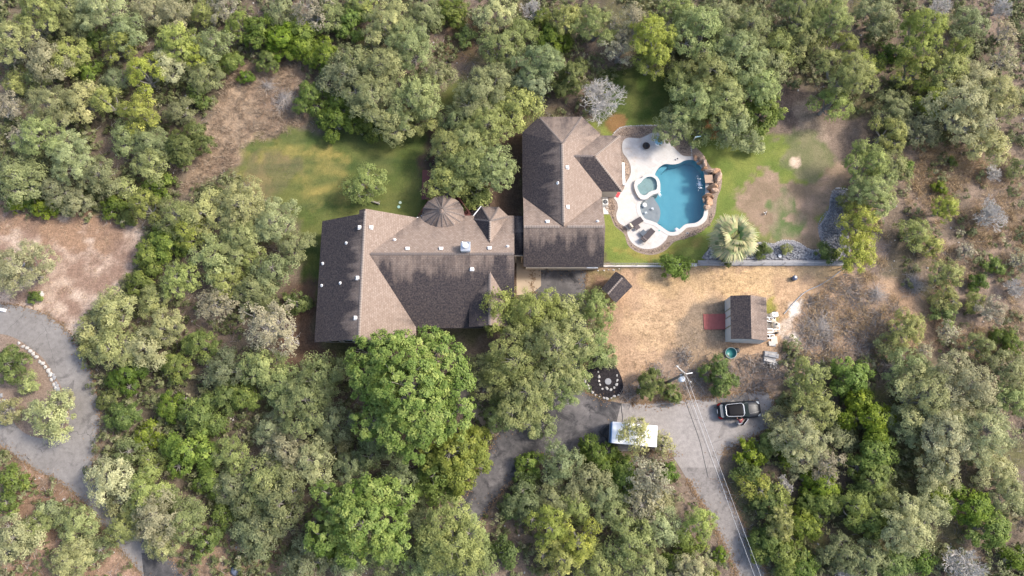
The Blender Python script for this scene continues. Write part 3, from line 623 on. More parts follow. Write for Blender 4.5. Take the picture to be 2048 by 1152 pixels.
# entry gable, facing south
zt = 5.06; xg = P(980, 545, zt).x
faces = [([(xg, 19.35, zt), (xg - 3.0, 12.9, 3.35), (xg, 12.9, zt)][::1], .8)]
mb = MB()
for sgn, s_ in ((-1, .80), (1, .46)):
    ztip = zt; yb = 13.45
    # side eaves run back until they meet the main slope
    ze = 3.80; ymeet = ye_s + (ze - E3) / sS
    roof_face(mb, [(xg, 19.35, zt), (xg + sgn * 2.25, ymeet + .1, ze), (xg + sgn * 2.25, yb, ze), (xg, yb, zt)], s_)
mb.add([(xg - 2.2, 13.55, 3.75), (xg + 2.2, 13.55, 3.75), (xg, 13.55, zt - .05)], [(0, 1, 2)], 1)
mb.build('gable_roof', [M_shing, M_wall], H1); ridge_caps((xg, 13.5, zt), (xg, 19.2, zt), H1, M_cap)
# walls
wallbox(wx + .45, sy + .4, ex - .45, ny_ - .3, 2.95, H1); wallbox(ex - .4, ye_s + .5, xe - .2, ye_n - .5, 2.95, H1)
for yy in (sy + .42, ny_ - .1):
    MB().add([(wx + .45, yy - .1, 2.9), (ex - .45, yy - .1, 2.9), (rx, yy - .1, 5.75), (wx + .45, yy + .02, 2.9), (ex - .45, yy + .02, 2.9), (rx, yy + .02, 5.75)], [(0, 1, 2), (3, 5, 4), (0, 2, 5, 3), (1, 4, 5, 2)]).build('gable_wall', M_white, H1)
for yy in (14, 17.5, 21): window(wx + .43, yy, 1.6, 1.2, 1.2, 'x', H1)
for xx in (-19.5, -18): window(xx, sy + .36, 1.6, 1.1, 1.3, 'y', H1)
for xx in (-8, -5): window(xx, ye_s + .46, 1.6, 1.4, 1.4, 'y', H1)
# roof fittings found by walking the view ray down to the roof
def on_roof(px, py, fn):
    z = 4.5
    for _ in range(25): p = P(px, py, z); z = z * .4 + fn(p.x, p.y) * .6
    return P(px, py, z)
def vent(px, py, fn, parent, kind='box'):
    p = on_roof(px, py, fn)
    if kind == 'box': MB().box((p.x, p.y, p.z + .1), (.34, .34, .24), 0, 0, .85).box((p.x, p.y, p.z + .01), (.46, .46, .04)).build('roof_vent', M_white, parent)
    else: MB().tube((p.x, p.y, p.z - .1), (p.x, p.y, p.z + .35), .07, .06, 8).lathe([(.2, -.03), (.08, .12)], (p.x, p.y, p.z), 10).build('vent_pipe', M_white, parent)
for x, y in ((720, 455), (742, 455), (716, 556), (712, 636), (815, 498), (882, 498), (979, 497), (944, 538)): vent(x, y, roofH1, H1)
for x, y in ((693, 486), (646, 527), (681, 566), (644, 571), (789, 480), (1015, 493)): vent(x, y, roofH1, H1, 'pipe')
p = on_roof(932, 499, roofH1); M_galv = plain('galvanised_metal', (.50, .52, .55), .35, .2, 3, .6)
ch = MB().box((p.x, p.y + .1, p.z + .25), (.95, .95, 1.1)).build('chimney', M_white, H1)
MB().box((p.x, p.y + .1, p.z + .84), (1.08, 1.08, .08), 0, 0, .92).build('chimney_cap', M_galv, ch)
mb = MB().lathe([(.18, 0), (.18, .3), (.32, .3), (.30, .42), (.02, .5)], (p.x, p.y + .12, p.z + .88), 14)
mb.build('flue', M_white, ch)
MB().path([(p.x - .4, p.y + .5, p.z + .9), (p.x - .3, p.y + .5, p.z + 1.2)], .05).path([(p.x + .4, p.y + .5, p.z + .9), (p.x + .3, p.y + .5, p.z + 1.2)], .05).build('cap_bracket', M_galv, ch)
# ---- link roof between the two houses
LK = thing('covered_walkway', 'narrow brown shingled passage roof between the two houses', 'covered walkway')
lx0, lx1 = xe + .02, P(1046.5, 480, 3.3).x
yN, yM, yS = P(1036, 432, 3.0).y, P(1036, 465, 3.7).y, P(1036, 510, 2.9).y
roof_obj([([(lx0, yM, 3.75), (lx1, yM, 3.75), (lx1, yN, 3.02), (lx0, yN, 3.02)], .55), ([(lx0, yS, 2.9), (lx1, yS, 2.9), (lx1, yM, 3.75), (lx0, yM, 3.75)], .60)], LK)
MB().box(((lx0 + lx1) / 2, yS - .06, 2.75), (lx1 - lx0, .12, .26)).build('beam', M_soff, LK)
for x in (lx0 + .15, lx1 - .15): MB().box((x, yS - .05, 1.31), (.16, .16, 2.62)).build('post', M_soff, LK)
# ---- garage house
H2 = thing('house', 'brown-shingled garage house whose hip roof points at the pool', 'house', (0, 0, 0))
gx0, gx1 = P(1045, 420, 3).x, P(1205, 440, 3).x
ap = P(1125, 287, 5.6); mx = ap.x
nw1, nw2, ne1, ne2 = P(1048, 265, 3), P(1078, 233.5, 3), P(1164, 233.5, 3), P(1199, 267, 3)
nw1.x = gx0; ne2.x = gx1
gy_r = P(1127, 452, 5.6).y; gy_s = P(1127, 533.5, 3).y; gdep = 4.35; gy_n = gy_r + gdep
g0, g1 = P(1047, 533, 3).x, P(1207, 533, 3).x
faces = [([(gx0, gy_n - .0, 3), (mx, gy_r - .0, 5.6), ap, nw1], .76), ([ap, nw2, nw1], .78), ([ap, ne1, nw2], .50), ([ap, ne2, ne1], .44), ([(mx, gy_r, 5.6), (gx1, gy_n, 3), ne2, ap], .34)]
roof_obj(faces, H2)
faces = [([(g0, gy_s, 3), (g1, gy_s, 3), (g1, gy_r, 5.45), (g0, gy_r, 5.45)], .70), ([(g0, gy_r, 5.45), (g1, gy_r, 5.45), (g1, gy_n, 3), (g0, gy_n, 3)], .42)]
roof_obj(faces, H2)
ridge_caps((mx, gy_r + .4, 5.6), ap, H2, M_capl)
ridge_caps((g0, gy_r, 5.45), (mx - .4, gy_r, 5.45), H2, M_capl); ridge_caps((mx + .4, gy_r, 5.45), (g1, gy_r, 5.45), H2, M_capl)
for c in (nw2, ne1): ridge_caps(c, ap, H2, M_cap, .26, .24, .04)
er = P(1190, 312, 4.85); en, es = P(1240.5, 271, 3), P(1244.5, 382.5, 3); en.x = es.x = (en.x + es.x) / 2
ei = Vector((mx + 1.2, er.y, 4.85)); zin = 5.6 - 1.2 * .58
ymid = er.y; sl_ = (4.85 - 3) / (es.y - ymid)
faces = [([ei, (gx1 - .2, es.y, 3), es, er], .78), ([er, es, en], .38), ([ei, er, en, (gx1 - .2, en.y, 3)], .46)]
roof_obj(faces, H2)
ridge_caps(en, er, H2, M_capl, .26, .24, .04); ridge_caps(es, er, H2, M_capl, .26, .24, .04); ridge_caps((P(1146, 312, 4.85).x, er.y, 4.85), er, H2, M_cap)
def roofH2(x, y):
    z = 0
    if gx0 < x < gx1: z = 5.6 - abs(x - mx) * (2.6 / (gx1 - mx))
    if y < gy_n: z = max(z, 5.45 - abs(y - gy_r) * (2.45 / (gy_r - gy_s if y < gy_r else gdep)))
    return z
vent(1134, 335, roofH2, H2); vent(1135, 414, roofH2, H2); vent(1095, 444, roofH2, H2); vent(1195, 443, roofH2, H2, 'pipe'); vent(1116, 366, roofH2, H2, 'pipe')
wallbox(gx0 + .5, gy_r + .5, gx1 - .4, nw1.y - .3, 2.95, H2); wallbox(gx1 - .6, es.y + .4, en.x - .4, en.y - .4, 2.95, H2)
wallbox(g0 + .3, gy_s + .42, g1 - .3, gy_n - .3, 2.95, H2)
lp = [(nw1.x + .5, nw1.y - .3), (nw2.x + .2, nw2.y - .5), (ne1.x - .2, ne1.y - .5), (ne2.x - .5, ne2.y - .3)]; MB().prism(lp, 0, 2.95).build('wall', M_wall, H2)
for x in (g0 + .32, g1 - .32):
    MB().box((x, gy_r, 3.0), (.1, .1, .1)).add([(x, gy_s + .5, 2.9), (x, gy_n - .4, 2.9), (x, gy_r, 5.2)], [(0, 1, 2), (2, 1, 0)]).build('gable_wall', M_wall, H2)
gdw = gy_s + .40
for x0, w_ in ((P(1066, 536, 1).x, 2.2), (P(1118, 536, 1).x, 4.2)):
    gd = MB().box((x0 + .6, gdw, 1.15), (w_, .06, 2.2)).build('garage_door', M_soff, H2)
for xa, xb, mm in ((1052, 1079, M_soff), (1080, 1172, M_soff), (1173, 1196, M_white)):
    a_, b_ = P(xa, 537, 2.6).x, P(xb, 537, 2.6).x
    MB().box(((a_ + b_) / 2, gy_s + .12, 2.70), (b_ - a_ - .02, .42, .10)).build('soffit', mm, H2)
for yy in (gy_n + 3, gy_n + 6): window(gx0 + .48, yy, 1.6, 1.3, 1.2, 'x', H2)
# white bench wall by the patio
p0, p1 = P(1246.5, 326, .4), P(1247.5, 369, .4)
t = thing('low_wall', 'narrow white wall along the garage house east side by the patio', 'low wall', ((p0.x + p1.x) / 2, (p0.y + p1.y) / 2, 0))
MB().box((0, 0, .22), (.22, p0.y - p1.y, .44)).build('wall_body', M_white, t); MB().box((0, 0, .47), (.30, p0.y - p1.y + .06, .06)).build('wall_cap', M_white, t)
# ---- red deck behind the house
M_red = plain('deck_maroon', (.135, .045, .042), .7, .3, 2); M_redl = plain('deck_red_faded', (.34, .10, .085), .75, .35, 3)
DK = thing('deck', 'maroon plank deck with railing wrapped around the round turret roof', 'deck', (0, 0, 0))
def planks(x0, y0, x1, y1, z, pitch, parent, m, along='y', th=.04, nm='board'):
    rr = random.Random(3); n_ = int(((x1 - x0) if along == 'y' else (y1 - y0)) / pitch); me = {}
    for i in range(n_):
        c = pitch * (i + .5)
        if 0 not in me: me[0] = MB().box((0, 0, 0), (pitch - .012, y1 - y0, th) if along == 'y' else (x1 - x0, pitch - .012, th)).mesh(nm, m)
        o = link(bpy.data.objects.new(nm, me[0]), parent)
        o.location = (x0 + c, (y0 + y1) / 2 + rr.uniform(-.02, .02), z + rr.uniform(-.004, .004)) if along == 'y' else ((x0 + x1) / 2 + rr.uniform(-.02, .02), y0 + c, z + rr.uniform(-.004, .004))
a, b = P(843, 399, .5), P(868, 340, .5); planks(a.x, a.y, b.x, b.y, .5, .14, DK, M_red)
a, b = P(866, 436, .5), P(925, 386, .5); planks(a.x, a.y, b.x, b.y, .52, .14, DK, M_red)
a, b = P(836, 436, .55), P(866, 388, .55)
for q in ([P(837, 436, .5), P(866, 436, .5), P(866, 390, .5)], [P(925, 388, .5), P(925, 436, .5), P(944, 432, .5)]):
    MB().prism([tuple(v)[:2] for v in q], .44, .52, bottom=True).build('deck_corner', M_red, DK)
for q0, q1 in ((P(836, 432, 1.5), P(866, 388, 1.5)), (P(912, 388, 1.5), P(943, 431, 1.5)), (P(866, 388, 1.5), P(912, 388, 1.5))):
    rail = MB().tube(q0, q1, .06, .06, 6); rail.tube(q0 - Vector((0, 0, .7)), q1 - Vector((0, 0, .7)), .04, .04, 6); rail.build('railing', M_red, DK)
    for i in range(5): c = q0.lerp(q1, i / 4); MB().box((c.x, c.y, .95), (.1, .1, 1.06)).build('railing_post', M_red, DK)

# ------------------------------------------------------------------ garden shed with ramp
sc_ = P(1449.3, 645, 0); sc_ = Vector((24.05 + 1.95, 14.72, 0))
SH = thing('garden_shed', 'pale garden shed with half-sunlit shingled gable roof and red ramp in the dry yard', 'shed', sc_, math.radians(-3.2))
sw, sdp, ze, zr = 3.9, 4.85, 2.35, 3.15
M_sid = plain('siding_offwhite', (.50, .50, .47), .7, .08, 2); M_bat = plain('batten_olive', (.24, .23, .15), .7)
mb = MB().box((0, 0, ze / 2), (sw - .06, sdp - .06, ze)); mb.build('walls', M_sid, SH)
for s_ in (-1, 1):
    y = s_ * (sdp / 2 - .05); MB().add([(-sw / 2 + .03, y, ze - .01), (sw / 2 - .03, y, ze - .01), (0, y, zr - .04)], [(0, 1, 2), (2, 1, 0)]).build('gable', M_sid, SH)
def rotroof(pts, s_, nm, par):
    mb = MB(); roof_face(mb, pts, s_); th = .07
    p = [Vector(mb.v[i]) for i in mb.f[0]]; n_ = len(p); lo = [q - Vector((0, 0, th)) for q in p]
    mb.add(p + lo, [(i, n_ + i, n_ + (i + 1) % n_, (i + 1) % n_) for i in range(n_)], 1); mb.add(lo[::-1], [tuple(range(n_))], 1); return mb.build(nm, [M_shing, M_brown], par)
rotroof([(-sw / 2 - .02, -sdp / 2, ze), (0, -sdp / 2, zr), (0, sdp / 2, zr), (-sw / 2 - .02, sdp / 2, ze)], .72, 'roof', SH)  # west half painted darker for its shade, east half lighter as sunlit
rotroof([(0, -sdp / 2, zr), (sw / 2 + .04, -sdp / 2, ze), (sw / 2 + .04, sdp / 2, ze), (0, sdp / 2, zr)], .40, 'roof', SH)
for y in (-.9, .2, 1.05): MB().box((-sw / 2 + .02, y, 1.15), (.05, .12, 2.3)).build('batten', M_bat, SH)
MB().box((-sw / 2 + .015, -.35, 1.0), (.04, .95, 1.95)).build('door', M_sid, SH)
rp = thing('ramp', 'faded red plank ramp leading up to the shed door', 'ramp', (0, 0, 0), 0)
a, b = P(1408.5, 659, .1), P(1450, 628, .1)
for i in range(15):
    x = a.x + (b.x - a.x) * (i + .5) / 15; z = .05 + .20 * i / 14
    MB().box((x, (a.y + b.y) / 2 + random.Random(i).uniform(-.015, .015), z), ((b.x - a.x) / 15 - .012, b.y - a.y, .04)).build('board', M_redl, rp)
for y in (a.y + .12, b.y - .12): MB().box(((a.x + b.x) / 2, y, .06), (b.x - a.x - .05, .08, .10)).build('stringer', M_redl, rp)
# ------------------------------------------------------------------ small shack turned 45 degrees
c_t, c_r, c_b, c_l = P(1231.5, 543, 2.1), P(1265, 572.5, 2.1), P(1231, 607, 2.1), P(1201.5, 579, 2.1)
SK = thing('shed', 'small weathered shingled shed standing diagonally below the garden fence', 'shed', (0, 0, 0))
m1, m2 = (c_l * .45 + c_b * .55), (c_t * .45 + c_r * .55)
m1 = c_l.lerp(c_b, .42); m2 = c_t.lerp(c_r, .42); m1.z = m2.z = 2.75
rotroof([c_l, m1, m2, c_t], .66, 'roof', SK); rotroof([m1, c_b, c_r, m2], .58, 'roof', SK)
ridge_caps(m1, m2, SK, M_capl, .25, .2, .03)
cen = (c_t + c_r + c_b + c_l) / 4; lp = [tuple(cen.lerp(c, .86))[:2] for c in (c_l, c_b, c_r, c_t)]
MB().prism(lp, 0, 2.05).build('walls', plain('siding_tan', (.45, .33, .20), .8), SK)
for q, m3 in ((lp[0], lp[1]), (lp[3], lp[2])):
    mm = Vector(q).lerp(Vector(m3), .42); MB().add([(*q, 2.0), (*m3, 2.0), (mm.x, mm.y, 2.62)], [(0, 1, 2), (2, 1, 0)]).build('gable', MATS['siding_tan'], SK)
# ------------------------------------------------------------------ fence
M_chain = plain('chain_link_steel', (.36, .37, .38), .4, .2, 5, .6); M_black = plain('black_metal', (.02, .02, .022), .4); M_stoneW = plain('limestone', (.40, .38, .355), .9, .22, 3, bump=.5); M_stoneG = plain('limestone_grey', (.24, .24, .25), .9, .25, 3, bump=.5)
def fence(x0, x1, y, label, n):
    a, b = P(x0, y, 0), P(x1, y, 0); t = thing('chain_link_fence', label, 'fence', (0, 0, 0)); h = 1.2
    for i in range(n + 1):
        p = a.lerp(b, i / n); MB().tube((p.x, p.y, 0), (p.x, p.y, h + .05), .035, .03, 6).build('post', M_chain, t)
    MB().tube(a + Vector((0, 0, h)), b + Vector((0, 0, h)), .022, .022, 5).build('top_rail', M_chain, t)
    mb = MB(); L = b.x - a.x; k = int(L / .22)
    for i in range(k):
        x = a.x + i * .22; x2 = x + h
        if x2 < b.x: mb.tube((x, a.y, .02), (x2, a.y, h), .004, .004, 3, cap=False); mb.tube((x2, a.y + .01, .02), (x, a.y + .01, h), .004, .004, 3, cap=False)
    o = mb.build('wire_mesh', M_chain, t); o['kind'] = 'stuff'
    return t
fence(1190, 1394, 532, 'chain link fence on low white curb between green lawn and dry yard', 5)
fence(1398, 1690, 530, 'chain link fence on long grey curb below the rock bed', 7)
for x0, x1, m, lab, yy, wd in ((1176, 1330, M_concw, 'white concrete curb under the fence beside the garage', 532, .22), (1332, 1394, M_concw, 'short white concrete curb beside the round shrub', 530, .30), (1396, 1692, M_concg, 'long grey concrete retaining curb along the rock bed', 526, .62)):
    a, b = P(x0, yy, .15), P(x1, yy - 1, .15); t = thing('retaining_curb', lab, 'curb', (0, 0, 0)); k = max(3, int((b.x - a.x) / 1.2))
    for i in range(k):
        u0, u1 = i / k, (i + 1) / k; MB().box(((a.x + (b.x - a.x) * (u0 + u1) / 2), a.y, .1), ((b.x - a.x) / k - .02, wd, .22 + .01 * (i % 3))).build('block', m, t)
# pipe running across the dry scrub
pts = [P(x, y, .06) for x, y in catmull([(1692, 533), (1668, 552), (1640, 570), (1612, 583), (1590, 603), (1568, 628)], 4, False)]
tag(MB().path(pts, .05, 6).build('water_pipe', plain('pipe_grey', (.30, .32, .34), .5)), 'thin grey pipe lying across the dry ground from fence end to shed', 'pipe')
t = thing('gate_post', 'short dark post cluster where the fence ends at the yellow junipers', 'post', P(1678, 538, 0))
for dx, dy in ((0, 0), (.25, .15), (.1, -.25)): MB().tube((dx, dy, 0), (dx, dy, 1.3), .05, .05, 6).build('post', M_chain, t)
# ------------------------------------------------------------------ stones
SM = {k: [rock_mesh(100 + i, 'stone', m, 1, .6) for i in range(5)] for k, m in (('w', M_stoneW), ('g', M_stoneG))}
def stones(name, label, cat, pts, size, k, step=None, seed=1, closed=False, hz=.5, jit=.15, ends=True):
    rr = random.Random(seed); c = catmull(pts, 6, closed); w3 = [P(x, y, 0) for x, y in c]
    t = thing(name, label, cat, w3[0]); d = 0; nxt = 0; st_ = step or size * 1.05
    for a, b in zip(w3[:-1], w3[1:]):
        L = (b - a).length
        while nxt <= d + L:
            p = a.lerp(b, (nxt - d) / L) if L > 0 else a; s_ = size * rr.uniform(.7, 1.25)
            o = link(bpy.data.objects.new('stone', rr.choice(SM[k])), t)
            o.location = Vector((p.x + rr.uniform(-jit, jit) * size, p.y + rr.uniform(-jit, jit) * size, s_ * hz * .35)) - t.location
            ang = math.atan2(b.y - a.y, b.x - a.x); o.rotation_euler = (0, 0, ang + rr.uniform(-.3, .3)); o.scale = (s_ * .62, s_ * .46, s_ * hz * .6)
            nxt += st_ * rr.uniform(.85, 1.15)
        d += L
    return t
stones('stone_edging', 'pale boulder row curving along the inner side of the loop road', 'stone edging', [(40, 688), (55, 697), (68, 710), (82, 724), (94, 738), (103, 752), (108, 765), (115, 782)], .60, 'w', .52, 3)
stones('stone_edging', 'grey rocks continuing the island edge below the pale boulders', 'stone edging', [(106, 750), (110, 760), (115, 772), (122, 784)], .62, 'g', .5, 4)
stones('stone_edging', 'few scattered rocks at the island lower right tip', 'stone edging', [(132, 828), (129, 840), (112, 861), (92, 866)], .6, 'w', .85, 5)
stones('stone_edging', 'grey rocks along the island left edge near the photo border', 'stone edging', [(3, 790), (12, 802), (22, 812), (29, 824), (33, 836)], .55, 'g', .7, 6)
stones('stone_edging', 'row of grey rocks beside the pale oak in the dry field', 'stone edging', [(44, 524), (55, 532), (68, 541), (76, 549), (84, 556)], .6, 'g', .55, 7)
t = thing('boulder', 'white boulder beside the small shrub at the dry field edge', 'boulder', P(84, 588, 0)); o = link(bpy.data.objects.new('rock', SM['w'][0]), t); o.scale = (.45, .55, .4)
stones('stone_edging', 'inner horseshoe of white stones in the black mulch bed', 'stone edging', [(1197, 744), (1199, 756), (1199, 768), (1203, 776), (1212, 777), (1220, 779), (1228, 776), (1233, 768), (1235, 757), (1231, 748)], .42, 'w', .5, 8)
stones('stone_edging', 'outer tan and white stone edge of the black mulch bed', 'stone edging', [(1168, 756), (1176, 772), (1186, 786), (1200, 793), (1215, 796), (1228, 794), (1240, 789)], .40, 'w', .48, 9)
tag(MB().lathe([(.36, 0), (.36, .07), (.3, .09), (.001, .09)], P(1216, 763, .03), 18).build('stepping_stone', M_stoneG), 'round grey stone disc in the middle of the black mulch bed', 'stepping stone')
stones('stone_edging', 'small pale stones edging the left end of the palm bed', 'stone edging', [(1413, 522), (1415, 505), (1421, 496), (1432, 491), (1445, 487)], .36, 'w', .34, 10)
stones('stone_edging', 'wavy stone edging between dry lawn and grey rock bed', 'stone edging', [(1528, 485), (1545, 488), (1556, 484), (1572, 480), (1588, 483), (1602, 488), (1614, 497), (1626, 500), (1640, 498), (1648, 490), (1646, 478)], .26, 'w', .25, 11)
stones('stone_edging', 'curved grey stone edging on the left of the tall rock bed', 'stone edging', [(1644, 478), (1638, 462), (1637, 448), (1644, 434), (1654, 424)], .28, 'g', .26, 12)
stones('stone_edging', 'arc of white stones at the top of the tall rock bed', 'stone edging', [(1664, 383), (1672, 378), (1686, 377), (1696, 381)], .34, 'w', .30, 13)
stones('garden_kerb', 'thin white stone border curving above the brown gravel bed', 'kerb', [(1226, 269), (1232, 262), (1240, 256), (1250, 253), (1275, 251.5), (1300, 251), (1320, 251)], .26, 'w', .22, 14, jit=.03)
stones('garden_kerb', 'short white straight border right of the pool under the oaks', 'kerb', [(1380, 280), (1382, 295), (1384, 314)], .26, 'w', .22, 15, jit=.03)
stones('stone_edging', 'broken white rubble along the fence foot by the garage', 'rubble', [(1196, 541), (1208, 540), (1222, 540), (1240, 537)], .3, 'w', .6, 16)
# rock-bed stones that nobody could count
def scatter_rocks(name, poly, n, smin, smax, m, seed):
    rr = random.Random(seed); pw = W(poly); a = np.array(pw); mb = MB(); lo, hi = a.min(0), a.max(0); k = 0
    X = np.array([rr.uniform(lo[0], hi[0]) for _ in range(n * 3)]); Y = np.array([rr.uniform(lo[1], hi[1]) for _ in range(n * 3)]); ins = sdpoly(X, Y, pw) > .1
    for x, y, q_ in zip(X, Y, ins):
        if not q_ or k >= n: continue
        k += 1; s_ = rr.uniform(smin, smax); az = rr.uniform(0, PI)
        mb.box((x, y, .02 + s_ * .2), (s_, s_ * rr.uniform(.6, .9), s_ * .5), az, rr.choice((0, 0, 1)), .6)
    o = mb.build(name, m); o['kind'] = 'stuff'; return o
RB1 = [(1500, 490), (1545, 492), (1572, 485), (1600, 491), (1618, 502), (1640, 505), (1640, 520), (1510, 520)]; RB2 = [(1650, 492), (1642, 470), (1642, 450), (1656, 425), (1665, 388), (1690, 384), (1700, 400), (1690, 500), (1660, 510)]
scatter_rocks('bed_rocks', RB1, 900, .10, .30, [M_stoneG, plain('stone_dark', (.14, .14, .15), .9)], 3); scatter_rocks('bed_rocks', RB2, 900, .10, .28, [MATS['stone_dark'], M_stoneG], 4)
scatter_rocks('bed_rocks', [(1418, 520), (1420, 500), (1440, 492), (1500, 492), (1510, 520)], 260, .12, .4, [M_stoneW, MATS['stone_dark']], 5)
M_pebb = [plain('pebble_tan', (.36, .27, .20), .9, .3, 8), plain('pebble_brown', (.17, .125, .10), .9, .3, 8)]
for i, pl in enumerate((CR(1200, 230, 3.84, [(20, 640), (40, 735), (85, 765), (118, 850), (190, 910), (205, 880), (130, 820), (112, 760), (126, 700), (100, 640)]), CR(1200, 230, 3.84, [(195, 925), (225, 1000), (290, 1050), (400, 1068), (500, 1036), (560, 985), (520, 965), (450, 1020), (370, 1040), (290, 1025), (235, 985), (208, 925)]), CR(1200, 230, 3.84, [(165, 165), (300, 172), (400, 135), (560, 110), (500, 90), (300, 88), (190, 95), (120, 140)]), CR(1200, 230, 3.84, [(172, 330), (210, 360), (225, 400), (225, 460), (188, 530), (184, 400)]), CR(1200, 230, 3.84, [(600, 240), (620, 285), (715, 315), (690, 200), (600, 160)]), CR(1200, 230, 3.84, [(600, 950), (700, 890), (820, 840), (850, 740), (880, 760), (850, 850), (760, 920), (640, 965)]))):
    scatter_rocks('pebbles', pl, 700, .05, .15, M_pebb, 20 + i)
# fallen flagstones and rubble piles
t = thing('flagstone_stack', 'stack of long pale flagstones between shed and round junipers', 'stone stack', P(1540, 712, 0)); rr = random.Random(5)
for i in range(7):
    o = MB().box((0, 0, 0), (rr.uniform(1.2, 1.75), .28, .16), 0, 0, .92).build('flagstone', M_stoneW if i % 2 else M_stoneG, t); o.location = (rr.uniform(-.15, .15), .35 - .19 * i, .1 + .12 * (i % 3)); o.rotation_euler = (.1, rr.uniform(-.08, .08), -.16 + rr.uniform(-.06, .06))
t = thing('rubble_pile', 'heap of broken white limestone rubble below the flagstone stack', 'rubble pile', P(1544, 727, 0))
for i in range(46):
    o = link(bpy.data.objects.new('stone', rr.choice(SM['w' if i % 3 else 'g'])), t); a = rr.uniform(0, 2 * PI); d = rr.random() ** .6 * .62; o.location = (math.cos(a) * d, math.sin(a) * d, .05 + .35 * (1 - d)); s_ = rr.uniform(.08, .17); o.scale = (s_, s_ * .8, s_ * .6); o.rotation_euler = (rr.uniform(0, 1), rr.uniform(0, 1), rr.uniform(0, 6))
# ------------------------------------------------------------------ pool equipment behind the shed
M_pvc = plain('pvc_white', (.74, .73, .70), .4, .05); M_pad = plain('pad_concrete', (.52, .45, .37), .9, .15, 2)
t = thing('equipment_pad', 'pale concrete slab behind the shed carrying the pool plumbing', 'concrete slab', (0, 0, 0))
a, b = P(1534.5, 690, .05), P(1553, 626, .05); MB().box(((a.x + b.x) / 2, (a.y + b.y) / 2 + .6, .05), (b.x - a.x - .25, (b.y - a.y) * .62, .10)).build('slab', M_pad, t); MB().box(((a.x + b.x) / 2 + .15, a.y + .55, .05), (.7, .9, .10)).build('slab', M_pad, t)
pt = P(1548, 630, .5); t = thing('pool_heater', 'white box heater with black ends at the top of the pad', 'pool heater', (pt.x, pt.y, .1))
MB().box((0, 0, .42), (.66, .50, .84), .05, 0, .96).build('cabinet', M_pvc, t); MB().box((0, .30, .4), (.3, .14, .5)).build('vent', M_black, t); MB().tube((-.1, -.30, .3), (.05, -.44, .3), .12, .12, 8).build('fan_housing', M_black, t); MB().box((-.12, .0, .85), (.10, .14, .03)).build('badge', M_black, t)
pt = P(1550, 650, .4); t = thing('sand_filter', 'round white filter tank on the pad with pipes around it', 'pool filter', (pt.x, pt.y, .1))
MB().lathe([(.001, 0), (.34, 0), (.38, .15), (.38, .5), (.28, .72), (.10, .80), (.001, .8)], (0, 0, 0), 20).build('tank', M_pad, t, True); MB().lathe([(.12, .78), (.12, .9), (.001, .92)], (0, 0, 0), 10).build('valve', M_black, t)
for (px, py), lab, cfg in (((1539, 641), 'upper white pipe loop beside the shed wall', 0), ((1538, 667), 'lower white pipe grid of three bars beside the shed', 1), ((1552, 660), 'white pipe bend on the right side of the pad', 2)):
    pt = P(px, py, .4); t = thing('pipework', lab, 'pipes', (pt.x, pt.y, .1)); z = .45
    runs = {0: [[(-.45, .35), (.35, .28)], [(-.45, .35), (-.4, 0), (-.15, -.15), (.2, -.1)], [(.35, .28), (.45, .0)], [(-.1, .3), (-.05, .02)]], 1: [[(-.42, .5), (-.42, -.55), (.5, -.55), (.5, -.15), (-.42, -.15)], [(-.42, .12), (.40, .12)], [(-.2, .5), (.4, .5), (.45, .2)], [(0, -.15), (0, -.55)]], 2: [[(-.1, .8), (.35, .7), (.35, .05), (-.35, .05)], [(.35, .4), (-.1, .35)]]}[cfg]
    for r_ in runs:
        MB().path([(x, y, z) for x, y in r_], .055, 8).tube((*r_[0], z), (*r_[0], 0), .05, .05, 8).build('pipe', M_pvc, t)
    MB().box((.1, -.3 if cfg else -.12, .25), (.3, .24, .42), .2, 0, .8).build('pump', M_black, t)
t = thing('broken_slab', 'tilted pale slab piece lying below the pool plumbing', 'slab', P(1543, 687, 0)); o = MB().box((0, 0, .1), (.75, .5, .09), .1).build('slab', M_stoneW, t); o.rotation_euler = (0, .15, 0); MB().box((.1, -.18, .06), (.7, .28, .07), -.1).build('slab', M_stoneG, t)
# ------------------------------------------------------------------ small yard things
M_teal = plain('plastic_teal', (.03, .16, .15), .35, .15); M_rim = plain('plastic_grey_teal', (.26, .34, .33), .5)
t = thing('water_basin', 'round teal basin with grey rim below the garden shed', 'basin', P(1461, 706, 0)); MB().lathe([(.50, .02), (.58, .34), (.64, .36), (.64, .32)], (0, 0, 0), 24).build('rim', M_rim, t, True)
MB().lathe([(.001, .06), (.49, .06), (.55, .34)], (0, 0, 0), 24).build('bowl', M_teal, t, True); t.rotation_euler = (.12, -.1, 0)
o = MB().lathe([(.001, .3), (.24, .28), (.3, .1), (.32, 0)], P(1474, 701, 0), 12).build('trash_bin', M_black); tag(o, 'low black bin beside the teal basin against the shed wall', 'bin')
pt = P(1589.5, 556, .4); t = thing('drum', 'dark blue-grey drum with white cap in the green weeds patch', 'drum', (pt.x, pt.y, 0)); MB().lathe([(.001, .0), (.27, 0), (.29, .5), (.25, .62), (.001, .64)], (0, 0, 0), 16).build('drum', plain('drum_blue', (.10, .12, .18), .4), t, True); MB().lathe([(.12, .63), (.12, .72), (.001, .74)], (0, .05, 0), 10).build('cap', M_white, t)
t = thing('well_cap', 'small white round cap in the grey rock bed', 'cap', P(1558.5, 513, 0)); MB().lathe([(.16, 0), (.16, .2), (.2, .2), (.2, .26), (.001, .28)], (0, 0, 0), 14).build('lid', M_white, t); MB().tube((0, 0, 0), (0, 0, .2), .1, .1, 10).build('pipe', M_pvc, t)
t = thing('garden_ornament', 'spiky white and dark ornament on the dry lawn above the rock bed', 'ornament', P(1529, 428, 0))
